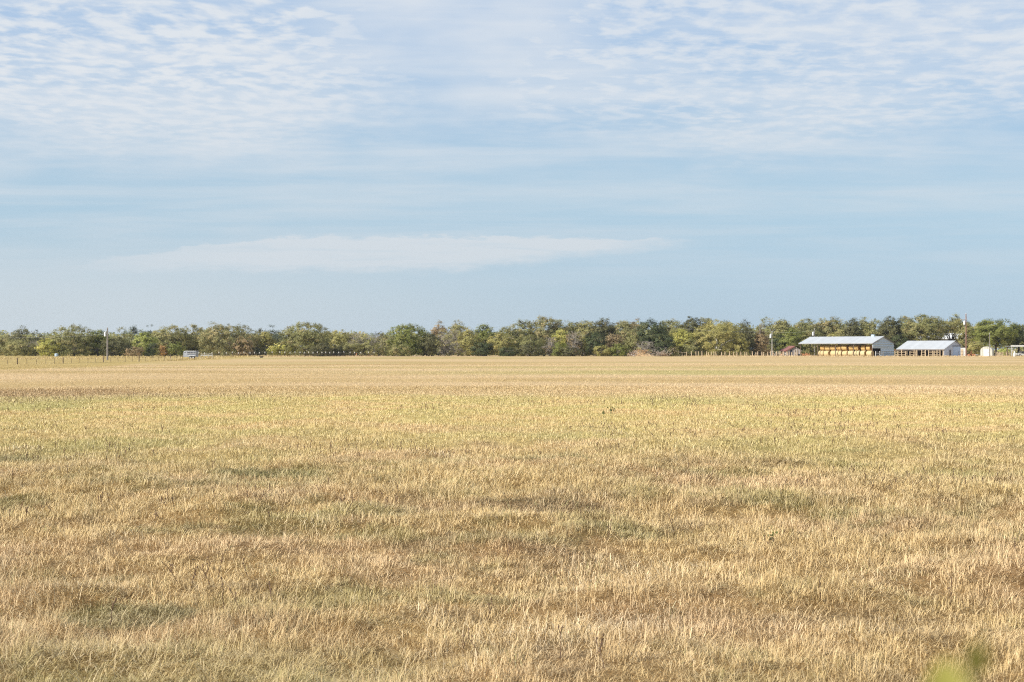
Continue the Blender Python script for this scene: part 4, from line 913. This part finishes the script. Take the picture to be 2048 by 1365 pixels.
# ------------------------------------------------------------------ utility poles and lines
def pole(name, px, Yd, top, mat, label, r=.15, trans=None, arm=None, side=-1):
    x, y, z = gp(px, Yd); h = gz(top, Yd) - z
    root = empty(name, (x, y, z), 0, label, 'utility pole')
    mb = MB(); mb.tube([(0, 0, -.3), (0, 0, h*.5), (0, 0, h)], [r, r*.86, r*.7], 10); mb.build('shaft', M[mat], root)
    if trans:
        zt = gz(trans, Yd) - z; mb = MB()
        cx = side * (r + .30)
        mb.tube([(cx, -.1, zt - .5), (cx, -.1, zt - .46), (cx, -.1, zt + .42), (cx, -.1, zt + .5)], [.20, .24, .24, .14], 14); mb.box(min(0, cx), max(0, cx), -.06, -.01, zt + .1, zt + .18); t = mb.build('transformer', M['transformer'], root, smooth=False)
        mb = MB(); mb.tube([(cx + .08, -.1, zt + .5), (cx + .08, -.1, zt + .78)], .05, 6); mb.build('bushing', M['porcelain'], t)
    if arm:
        za = gz(arm, Yd) - z; mb = MB(); mb.box(-1.55, .25, -.2, -.09, za - .07, za + .07); mb.tube([(-.9, -.15, za - .05), (-.1, -.12, za - .8)], .03, 4); ar = mb.build('crossarm', M['pole_grey'], root)
        for q in (-1.45, -.8, .15):
            mb = MB(); mb.tube([(q, -.15, za + .07), (q, -.15, za + .26)], [.05, .035], 6); mb.build('insulator', M['porcelain'], ar)
    mb = MB(); mb.tube([(0, 0, h), (0, 0, h + .22)], [.05, .035], 6); mb.build('top_insulator', M['porcelain'], root)
    return root, h
pole('utility_pole', 215, 330, 656, 'pole_grey', 'utility pole with a white transformer at the left, before the olive oaks', .21, trans=669)
pole('utility_pole', 1544, 386, 664, 'pole_pale', 'pale utility pole with a white transformer left of the red roofed shed', .12, trans=673, side=-1)
pole('utility_pole', 1629, 398, 659, 'pole_grey', 'utility pole with white fittings rising behind the left end of the hay barn', .15, trans=668, side=-1)
pole('utility_pole', 1932, 368, 628, 'pole_brown', 'tall reddish brown utility pole with a side arm and transformer near the right', .17, trans=646, arm=640)
pole('light_pole', 1979, 366, 668, 'pole_grey', 'thin grey pole standing in front of the cream round-topped shed', .10)
def cable(a, b, sag, label):
    a, b = Vector(a), Vector(b); pts = []
    for i in range(25):
        t = i / 24; p = a.lerp(b, t); p.z -= sag * 4 * t * (1 - t); pts.append(p - a)
    mb = MB(); mb.tube(pts, .016, 4, False); o = mb.build('power_line', M['cable'], None); o.location = a
    tag(o, label, 'power line')
P1 = gp(215, 330)
cable((P1[0], 330, gz(659, 330)), (gx(-160, 316), 316, gz(656, 316)), .9, 'upper power line running left from the left utility pole')
cable((P1[0], 330, gz(669, 330)), (gx(-160, 316), 316, gz(673, 316)), .6, 'lower power line running left from the left utility pole')
cable((gx(1544, 386), 386, gz(664, 386)), (gx(1629, 398), 398, gz(660, 398)), .5, 'power line between the pale pole and the pole behind the hay barn')
cable((gx(1340, 384), 384, gz(654.5, 384)), (gx(1544, 386), 386, gz(664, 386)), .5, 'power line coming from the left to the pale utility pole')

# ------------------------------------------------------------------ stock trailer
Yt = 338.0; x_, y_, z_ = gp(382, Yt)
tr = empty('stock_trailer', (x_, y_, z_), R(-8), 'white and silver stock trailer with dark side openings parked by the trees', 'trailer')
Lh, Wh, zb, zt = 1.55, .90, .45, 1.85
mb = MB(); mb.prism([(-Lh, zb), (Lh, zb), (Lh, zt - .1), (Lh - .15, zt), (-Lh + .35, zt), (-Lh + .08, zt - .12), (-Lh, zt - .45)], 'y', -Wh, Wh); body = mb.build('body', M['trailer_skin'], tr, bevel=.05)
mb = MB(); mb.box(-Lh + .3, Lh + .03, -Wh - .05, Wh + .05, zt + .003, zt + .06); mb.build('roof', M['white_paint'], tr)
for a, b_ in ((-.55, .25), (.35, .85), (.95, 1.42)):
    mb = MB(); mb.box(a, b_, -Wh - .03, -Wh - .002, 1.05, 1.66); mb.build('side_opening_shade', M['opening_shade'], tr)  # dark slab on the solid body, painted shade of an opening
mb = MB(); mb.box(-.58, 1.45, -Wh - .05, -Wh - .032, 1.30, 1.40); mb.build('side_rail', M['white_paint'], tr)
mb = MB(); mb.box(-1.25, -.95, -Wh - .02, -Wh - .002, 1.45, 1.62); mb.build('window', M['glass'], tr)
for cx in (.25, .95):
    mb = MB(); mb.tube([(cx, -Wh - .16, .34), (cx, -Wh + .06, .34)], .34, 18); w_ = mb.build('wheel', M['rubber'], tr)
    mb = MB(); mb.tube([(cx, -Wh - .175, .34), (cx, -Wh - .162, .34)], .18, 12); mb.build('rim', M['rim'], w_)
mb = MB(); mb.prism([(-.2, .72), (.0, .80), (1.2, .80), (1.4, .72), (1.4, .68), (-.2, .68)], 'y', -Wh - .24, -Wh - .06); mb.build('fender', M['white_paint'], tr)
mb = MB(); mb.tube([(-Lh, -.4, .58), (-Lh - 1.1, 0, .5)], .05, 6); mb.tube([(-Lh, .4, .58), (-Lh - 1.1, 0, .5)], .05, 6); mb.tube([(-Lh - .95, 0, -.05), (-Lh - .95, 0, .75)], .04, 6); mb.build('hitch', M['rust_steel'], tr)

# white pipe rails beyond the trailer
fence('pipe_gate', line_pts([402, 409, 417, 425], 352, 352), .95, .05, 'white_paint', 'white pipe gate lying low in the grass right of the stock trailer', rails=(.55, .9), rail_r=.07, seed=14)

# pale blue tank
x_, y_, z_ = gp(113, 372)
tk = empty('water_tank', (x_, y_, z_), 0, 'small pale blue tank in the grass below the yellow-green tree', 'tank')
mb = MB(); mb.tube([(0, 0, .05), (0, 0, .2), (0, 0, .7), (0, 0, .8)], [.42, .46, .46, .4], 18); mb.build('shell', M['blue_plastic'], tk)
mb = MB(); mb.tube([(0, 0, .8), (0, 0, .88)], .16, 12); mb.build('lid', M['white_cap'], tk)

# dark feed tub
x_, y_, z_ = gp(523, 318)
ft = empty('feed_tub', (x_, y_, z_), 0, 'small black feed tub lying in the field before the yellow shrubs', 'tub')
mb = MB(); mb.tube([(0, 0, 0), (0, 0, .30)], [.28, .36], 14, False); mb.tube([(0, 0, .0), (0, 0, .06)], .27, 14); mb.build('shell', M['rubber'], ft)
mb = MB(); mb.tube([(math.cos(t) * .37, math.sin(t) * .37, .30) for t in np.linspace(0, 2*math.pi, 15)], .03, 5, False); mb.build('rim', M['rubber'], ft)
# orange marker
x_, y_, z_ = gp(713, 368)
mk = empty('marker_post', (x_, y_, z_), 0, 'short pale orange marker post before the low thicket', 'marker')
mb = MB(); mb.tube([(0, 0, -.1), (0, 0, .75)], .07, 8); mb.build('stake', M['tan_wood'], mk)
mb = MB(); mb.tube([(0, 0, .45), (0, 0, .8)], .10, 8); mb.build('band', M['rust_orange'], mk)

# ------------------------------------------------------------------ old red-roofed shed
x_, y_, z_ = gp(1588, 394)
sh = empty('old_shed', (x_, y_, z_), R(9), 'derelict grey plank shed with a rusty red roof beside the hay barn', 'shed')
Ws, Ds = 2.05, 4.2
mb = MB(); mb.prism([(-Ws, 0), (Ws, 0), (Ws, 1.45), (.1, 2.55), (-Ws, 1.6)], 'y', 0, .09); fw = mb.build('front_wall', M['grey_plank'], sh)
mb = MB(); mb.box(-1.15, -.55, -.03, -.003, .02, 1.75); mb.build('doorway_shade', M['opening_shade'], sh)  # dark slab on the unbroken wall, painted shade of a door opening
mb = MB(); mb.box(1.15, 1.75, -.03, -.003, .05, .55); mb.build('gap', M['opening_shade'], sh)  # another dark slab, painted shade of a hole in the boards
mb = MB(); mb.box(-Ws, -Ws + .09, .1, Ds, 0, 1.55); mb.build('side_wall', M['grey_plank'], sh)
mb = MB(); mb.box(Ws - .09, Ws, .1, Ds, 0, 1.4); mb.build('side_wall', M['grey_plank'], sh)
mb = MB(); mb.box(-Ws, Ws, Ds, Ds + .09, 0, 1.4); mb.build('back_wall', M['grey_plank'], sh)
mb = MB(); mb.prism([(-Ws - .5, 1.30), (.1, 2.58), (.1, 2.84), (-Ws - .5, 1.56)], 'y', -.30, Ds + .3); mb.build('roof_slope', M['red_roof'], sh)
mb = MB(); mb.prism([(.103, 2.62), (Ws + .35, 1.30), (Ws + .35, 1.40), (.103, 2.72)], 'y', -.18, Ds + .3); mb.build('roof_slope', M['grey_plank'], sh)
for a in (-1.9, -1.4, 0.2, .9, 1.9):
    mb = MB(); mb.tube([(a, -.12, -.1), (a + .03, -.10, 1.25 if abs(a) > 1 else 1.75)], .06, 5); mb.build('post', M['tan_wood'], sh)

# scrap timber leaning beside the shed
rs = random.Random(21)
x_, y_, z_ = gp(1561, 391)
sp = empty('scrap_pile', (x_, y_, z_), 0, 'jumble of leaning boards and scrap left of the derelict shed', 'scrap pile')
mb = MB()
for i in range(26):
    a, b_ = rs.uniform(-2.0, 1.6), rs.uniform(-.8, .8); mb.tube([(a, b_, 0), (a + rs.uniform(-.9, .9), b_ + rs.uniform(-.4, .4), rs.uniform(.5, 1.5))], rs.uniform(.04, .09), 4)
mb.build('boards', M['grey_wood'], sp)
mb = MB()
for i in range(9):
    a, b_ = rs.uniform(-1.6, 1.4), rs.uniform(-.6, .6); mb.tube([(a, b_, 0), (a + rs.uniform(-.9, .9), b_, rs.uniform(.3, 1.2))], .06, 4)
mb.build('rusty_bars', M['rust_orange'], sp)
x_, y_, z_ = gp(1612, 392)
sp = empty('scrap_pile', (x_, y_, z_), 0, 'low pile of reddish scrap under the left end of the hay barn', 'scrap pile')
mb = MB()
for i in range(18):
    a, b_ = rs.uniform(-1.0, 1.0), rs.uniform(-.6, .6); mb.tube([(a, b_, 0), (a + rs.uniform(-.7, .7), b_, rs.uniform(.3, 1.0))], .06, 4)
mb.build('bars', M['rust_orange'], sp)

# ------------------------------------------------------------------ brush pile
rs = np.random.default_rng(77)
x_, y_, z_ = gp(1281, 377)
bp = empty('brush_pile', (x_, y_, z_), 0, 'heap of orange-brown brush and grey logs before the darkest oak', 'brush pile')
M['brush_orange'] = solid('brush_orange', (0.38, 0.235, 0.115), 0.95, var=.4, scale=3); M['brush_grey'] = solid('brush_grey', (0.36, 0.30, 0.25), .95, var=.4, scale=3); M['earth'] = solid('earth', (0.36, 0.25, 0.14), .95, var=.3, scale=2, bump=.6)
vs = []; fs = []; nu, nv_ = 40, 14
for i in range(nu + 1):
    for j in range(nv_ + 1):
        a = -4.4 + 8.2 * i / nu; b_ = -1.4 + 2.8 * j / nv_
        h_ = 1.55 * math.exp(-((a + .4) / 1.25)**2) + .75 * math.exp(-((a - 1.9) / 1.4)**2) + .9 * math.exp(-((a + 3.3) / .6)**2)
        h_ *= max(0, 1 - (b_ / 1.4)**2) ** .6; h_ *= .72 + .55 * float(vnoise(np.array([a]), np.array([b_]), .5, 41)[0])
        vs.append((a, b_, h_ - .05))
for i in range(nu):
    for j in range(nv_): fs.append((i*(nv_+1)+j, (i+1)*(nv_+1)+j, (i+1)*(nv_+1)+j+1, i*(nv_+1)+j+1))
mb = MB(); mb.add(vs, fs); mb.build('earth_heap', M['earth'], bp)
def sticks(n_, ax, aw, hmax, r, name, mat, ln):
    segs = []
    for _ in range(n_):
        a = rs.normal(ax, aw); b_ = rs.uniform(-1.3, .6); z = abs(rs.normal(0, hmax * .5)); z = min(z, hmax)
        d = rs.normal(0, 1, 3) * np.array([1, .5, .5]); d /= np.linalg.norm(d); L = rs.uniform(.4, 1) * ln
        segs += limb(rs, np.array([a, b_, z + .1]), np.array([a, b_, z + .15]) + d * L, r, r * .5, 3, .2)
    V, Fq_ = prisms(segs, 5); np_mesh(name, V, [Fq_], M[mat], bp)
sticks(120, -.2, 1.2, 1.5, .05, 'orange_brush', 'brush_orange', 1.3)
sticks(50, -1.7, .8, 1.1, .08, 'grey_logs', 'brush_grey', 1.5)
x_, y_, z_ = gp(1318, 379)
bp = empty('brush_pile', (x_, y_, z_), 0, 'low tangle of grey dead branches right of the orange-brown heap', 'brush pile')
sticks(90, 0, 1.7, 1.3, .045, 'dead_branches', 'brush_grey', 1.7)
sticks(40, 1.0, 1.0, .7, .04, 'brown_twigs', 'brush_orange', 1.1)

# ------------------------------------------------------------------ right-hand yard
# building with a blue-white roof far behind the oaks
x_, y_, z_ = gp(1872, 424)
hb = empty('metal_building', (x_, y_, z_), R(-6), 'pale blue-white metal roofed building glimpsed behind the oaks', 'building')
mb = MB(); mb.box(-8.5, 8.5, -3, 5, 0, 5.0); mb.build('wall', M['pale_metal'], hb)
mb = MB(); gable_roof(mb, 17, 8.6, 5.0, 6.6, 4.3, .12, .3, .3)
mb.v = [(a - 8.5, b_ - 3.3, c_) for a, b_, c_ in mb.v]; mb.build('roof', M['white_paint'], hb)
# small white shed beside the blue door
x_, y_, z_ = gp(1924, 384)
ws = empty('small_shed', (x_, y_, z_), R(-20), 'small white flat-roofed shed between the low barn and the brown pole', 'shed')
mb = MB(); mb.box(-.9, .9, -.8, .8, 0, 2.35); mb.build('wall', M['white_paint'], ws)
mb = MB(); mb.box(-1.05, 1.05, -.95, .95, 2.353, 2.45); mb.build('roof', M['trim'], ws)
mb = MB(); mb.box(-.3, .35, -.84, -.803, .05, 1.9); mb.build('door', M['tan_wood'], ws)
# rusty orange implement
x_, y_, z_ = gp(1943, 369)
im = empty('farm_implement', (x_, y_, z_), 0, 'rusty orange farm implement right of the tall brown pole', 'implement')
mb = MB(); mb.tube([(-.9, 0, .5), (.9, 0, .55)], .09, 6); mb.tube([(-.7, -.5, .5), (0, 0, 1.55), (.25, .3, .5)], .07, 6); mb.tube([(-.2, -.2, .5), (.0, 0, 1.5)], .06, 6); mb.build('frame', M['rust_orange'], im)
for a in (-.7, -.25, .2, .65):
    mb = MB(); mb.tube([(a, -.06, .32), (a, .06, .32)], .34, 14); mb.build('disc', M['rust_orange'], im)
mb = MB(); mb.tube([(.85, 0, .5), (1.7, 0, .42)], .06, 6); mb.build('drawbar', M['white_paint'], im)
# cream shed with a rounded top
x_, y_, z_ = gp(1974, 370)
cs = empty('round_top_shed', (x_, y_, z_), R(-28), 'cream metal shed with a rounded top under the big shady oak', 'shed')
prof = [(-1.5, 0)] + [(1.5, 0)] + [(1.5 * math.cos(t), 1.45 + 1.15 * math.sin(t)) for t in np.linspace(0, math.pi, 13)]
mb = MB(); mb.prism(prof, 'y', -1.2, 1.2); mb.build('shell', M['cream_tank'], cs)
mb = MB(); mb.box(-.65, .65, -1.25, -1.203, .05, 1.95); d_ = mb.build('door', M['white_cap'], cs)
mb = MB(); mb.box(.45, .55, -1.30, -1.253, .95, 1.05); mb.build('handle', M['trim'], d_)
# carport
x_, y_, z_ = gp(2023, 366)
cp = empty('carport', (x_, y_, z_), R(-4), 'flat white carport cut by the right edge of the photo', 'carport')
mb = MB(); mb.box(-.25, 9.0, -.3, 5.5, 2.62, 2.70); mb.build('roof', M['roof_metal'], cp)
mb = MB(); mb.box(-.3, 9.05, -.36, -.303, 2.55, 2.92); mb.build('fascia', M['white_paint'], cp)
for a, b_, mt in ((0, 0, 'pole_pale'), (4.4, 0, 'pole_pale'), (8.7, 0, 'pole_pale'), (.4, 5.2, 'old_post'), (4.6, 5.2, 'old_post'), (8.7, 5.2, 'old_post')):
    mb = MB(); mb.box(a - .10, a + .10, b_ - .10, b_ + .10, -.2, 2.62); mb.build('post', M[mt], cp)
# barrel
x_, y_, z_ = gp(2028.5, 364.5)
br = empty('barrel', (x_, y_, z_), 0, 'white barrel with a smaller can on top beside the carport post', 'barrel')
mb = MB(); mb.tube([(0, 0, 0), (0, 0, .05), (0, 0, .8), (0, 0, .85)], [.29, .31, .31, .28], 14); mb.build('drum', M['white_paint'], br)
mb = MB(); mb.tube([(.05, 0, .85), (.05, 0, 1.35)], [.18, .17], 12); mb.build('can', M['white_cap'], br)
# white car under the carport
x_, y_, z_ = gp(2047, 368.0)
car = empty('parked_car', (x_, y_, z_), R(4), 'low white car parked under the carport at the right edge', 'car')
mb = MB(); mb.prism([(-2.05, .28), (2.1, .28), (2.15, .55), (2.05, .85), (.95, .93), (-1.2, .93), (-2.0, .82), (-2.12, .55)], 'y', -.86, .86); mb.build('body', M['white_paint'], car, bevel=.06)
mb = MB(); mb.prism([(-1.1, .933), (.95, .933), (.35, 1.40), (-.75, 1.42)], 'y', -.74, .74); cb = mb.build('cabin', M['white_paint'], car, bevel=.05)
for a in ((-.95, -.1), (.0, .72)):
    mb = MB(); mb.prism([(a[0], .98), (a[1], .98), (a[1] - (.28 if a[1] > 0 else .02), 1.33), (a[0] + (.22 if a[0] < 0 else .02), 1.33)], 'y', -.775, -.743); mb.build('window', M['glass'], car)
for cx in (-1.3, 1.35):
    for cy in (-.82, .82):
        mb = MB(); mb.tube([(cx, cy - .11, .32), (cx, cy + .11, .32)], .32, 18); w_ = mb.build('wheel', M['rubber'], car)
        mb = MB(); s_ = -1 if cy < 0 else 1; mb.tube([(cx, cy + s_*.113, .32), (cx, cy + s_*.125, .32)], .18, 12); mb.build('rim', M['rim'], w_)
for cy in (-.62, .62):
    mb = MB(); mb.box(-2.13, -2.05, cy - .14, cy + .14, .60, .72); mb.build('headlight', M['glass'], car)

# ------------------------------------------------------------------ weeds in the meadow
M['stalk'] = solid('stalk', (0.13, 0.080, 0.050), .9, var=.3); M['weed_green'] = LM['green']
rs = np.random.default_rng(55)
def stalk_segs(x, y, h, branches=5):
    z = hz(x, y); tip = np.array([x + rs.normal(0, .05), y + rs.normal(0, .05), z + h]); s = limb(rs, (x, y, z - .02), tip, .0028 * max(1, (y/10)**.6), .002 * max(1, (y/10)**.6), 4, .03)
    for k in range(branches):
        q = s[rs.integers(1, 4)]; a = np.array(q[3:6]); e = a + np.array([rs.normal(0, .012), rs.normal(0, .012), rs.uniform(.02, .05)]); s.append((*a, *e, .0028 * max(1, (y/10)**.6), .0018))
        s.append((*e, *(e + np.array([0, 0, .014])), .006 * max(1, (y/10)**.5), .003))
    return s
spots = [(gx(p, Yd), Yd) for p, Yd in ((362, 11.0), (383, 10.8), (406, 11.2), (436, 11.4), (447, 9.8), (485, 9.5), (500, 11.2), (425, 10.9), (545, 9.9), (1006, 11.9), (1215, 13.2), (970, 9.6), (1120, 8.2), (1210, 7.9), (1640, 10.1), (220, 9.3), (1900, 10.2), (2030, 11.4), (139, 19.5), (422, 21.2), (306, 24), (27, 19.3), (211, 22.0), (1350, 14.0))]
for i, (x, y) in enumerate(spots):
    root = empty('dry_weed', (x, y, hz(x, y)), 0, 'dark dry weed stalk standing up out of the meadow', 'weed', 'dark dry weed stalks in the near meadow')
    sg = np.array(stalk_segs(x, y, rs.uniform(.12, .20), 2)); sg[:, [0, 3]] -= x; sg[:, [1, 4]] -= y; sg[:, [2, 5]] -= hz(x, y)
    V, Fq_ = prisms(sg, 4); np_mesh('stalk', V, [Fq_], M['stalk'], root)
segs = []
wx_, wy_ = grass_points(3600, 8, 52, 1.0, 2); kp = vnoise(wx_, wy_, 2.6, 61) > .62; wx_, wy_ = wx_[kp], wy_[kp]
for x, y in zip(wx_, wy_): segs += stalk_segs(x, y, rs.uniform(.06, .13), 2)
V, Fq_ = prisms(segs, 3); tag(np_mesh('weed_stems', V, [Fq_], M['stalk']), 'scattered thin dark weed stems among the dry grass', 'weeds', kind='stuff')

def leafy_weed(px, Yd, h, nl, label, s=.03):
    x, y, z = gp(px, Yd); root = empty('green_weed', (x, y, z), 0, label, 'weed')
    sg = limb(rs, (0, 0, -.02), (.01, 0, h), .005, .003, 4, .05); V, Fq_ = prisms(sg, 4); np_mesh('stem', V, [Fq_], M['weed_green'], root, {'rnd': np.full(len(V), .3), 'clump': np.zeros(len(V))})
    cen = np.stack([rs.normal(0, h * .16, nl), rs.normal(0, h * .16, nl), rs.uniform(h * .35, h, nl)], 1); o_ = cen * np.array([1, 1, 0]); o_ /= np.linalg.norm(o_, axis=1, keepdims=True)
    V, Fq_, rn, cl = leaf_quads(rs, cen, np.full(nl, .02), 3, s, o_); np_mesh('leaves', V, [Fq_], LM['weed'], root, {'rnd': rn * .6, 'clump': cl})
leafy_weed(1221, 36.5, .26, 8, 'lone leafy green weed standing in the middle of the yellow-green grass', .024)
leafy_weed(1207, 36.2, .16, 3, 'tiny dark weed just left of the lone leafy green weed', .022)
leafy_weed(1545, 12.8, .13, 7, 'fresh green weed low in the brown grass at the right', .014)

# ------------------------------------------------------------------ leafy sapling right in front of the camera
xs_, ys_ = .134, .425
zg = hz(xs_, ys_)
sap = empty('leafy_sapling', (xs_, ys_, zg), 0, 'blurred yellow-green sapling leaves close to the lens at the lower right', 'sapling')
ztip = CAM_H - (1367 - HOR) / F * ys_ - zg
sg = [(0, 0, -.05, .004, 0, .6, .006, .005), (.004, 0, .6, -.006, .004, 1.2, .005, .004), (-.006, .004, 1.2, .0, 0, ztip - .055, .004, .0025)]
V, Fq_ = prisms(sg, 7); np_mesh('stem', V, [Fq_], M['bark'], sap)
def leaf(cx, cy, cz, L, W, yaw, pitch, roll, mat, v0):
    vs = []; fs = []; n_ = 14
    for i in range(n_ + 1):
        t = i / n_; w = W * .5 * math.sin(math.pi * min(1, t * .96 + .02)) ** .75 * (1 - .25 * t); sagz = -.18 * L * t * t
        for k, f in enumerate((-1, -.5, 0, .5, 1)): vs.append((f * w, t * L, sagz + .25 * abs(f) * w + .0012 * math.sin(t * 26 + f)))
    for i in range(n_):
        for k in range(4): fs.append((i*5+k, i*5+k+1, (i+1)*5+k+1, (i+1)*5+k))
    mt = Matrix.Translation((cx, cy, cz)) @ Matrix.Rotation(yaw, 4, 'Z') @ Matrix.Rotation(pitch, 4, 'X') @ Matrix.Rotation(roll, 4, 'Y')
    V = np.array([mt @ Vector(p) for p in vs]); n0 = len(V)
    cl = np.array([max(0, min(1, .5 + .9 * p[0] / W)) for p in vs])
    np_mesh('leaf', V, [np.array(fs)], LM[mat], sap, {'rnd': np.full(n0, v0), 'clump': cl}, smooth=True)
leaf(0, 0, ztip - .055, .062, .034, R(-8), R(72), 0, 'leaf', .45)
leaf(gx(1949, .45) - xs_, .45 - ys_, CAM_H - (1356 - HOR) / F * .45 - zg, .0125, .009, R(-35), R(78), 0, 'leafd', .5)
pet = [(0, 0, ztip - .07, gx(1949, .45) - xs_, .45 - ys_, CAM_H - (1356 - HOR) / F * .45 - zg, .0009, .0006)]
V, Fq_ = prisms(pet, 5); np_mesh('stem', V, [Fq_], M['bark'], sap)
leaf(0, 0, ztip - .058, .050, .024, R(-70), R(30), R(20), 'leaf', .3)
leaf(0, 0, ztip - .09, .06, .03, R(130), R(25), 0, 'leaf', .5)
leaf(0, 0, ztip - .16, .07, .035, R(-120), R(20), 0, 'leaf', .4)
leaf(.002, .002, ztip - .25, .07, .035, R(60), R(20), 0, 'leaf', .4)

# ------------------------------------------------------------------ haze
HAZE = 0.00007
hm = bpy.data.materials.new('haze'); hm.use_nodes = True; ht_ = hm.node_tree; ht_.nodes.clear()
ho = ht_.nodes.new('ShaderNodeOutputMaterial'); hv = ht_.nodes.new('ShaderNodeVolumePrincipled'); ht_.links.new(hv.outputs[0], ho.inputs['Volume'])
hv.inputs['Color'].default_value = (0.80, 0.88, 1.0, 1); hv.inputs['Density'].default_value = HAZE; hv.inputs['Anisotropy'].default_value = 0.2
mb = MB(); mb.box(-4600, 4600, -120, 6900, -3.0, 27.5); tag(mb.build('haze', hm), 'thin blue haze in the air over the meadow', None, kind='stuff')
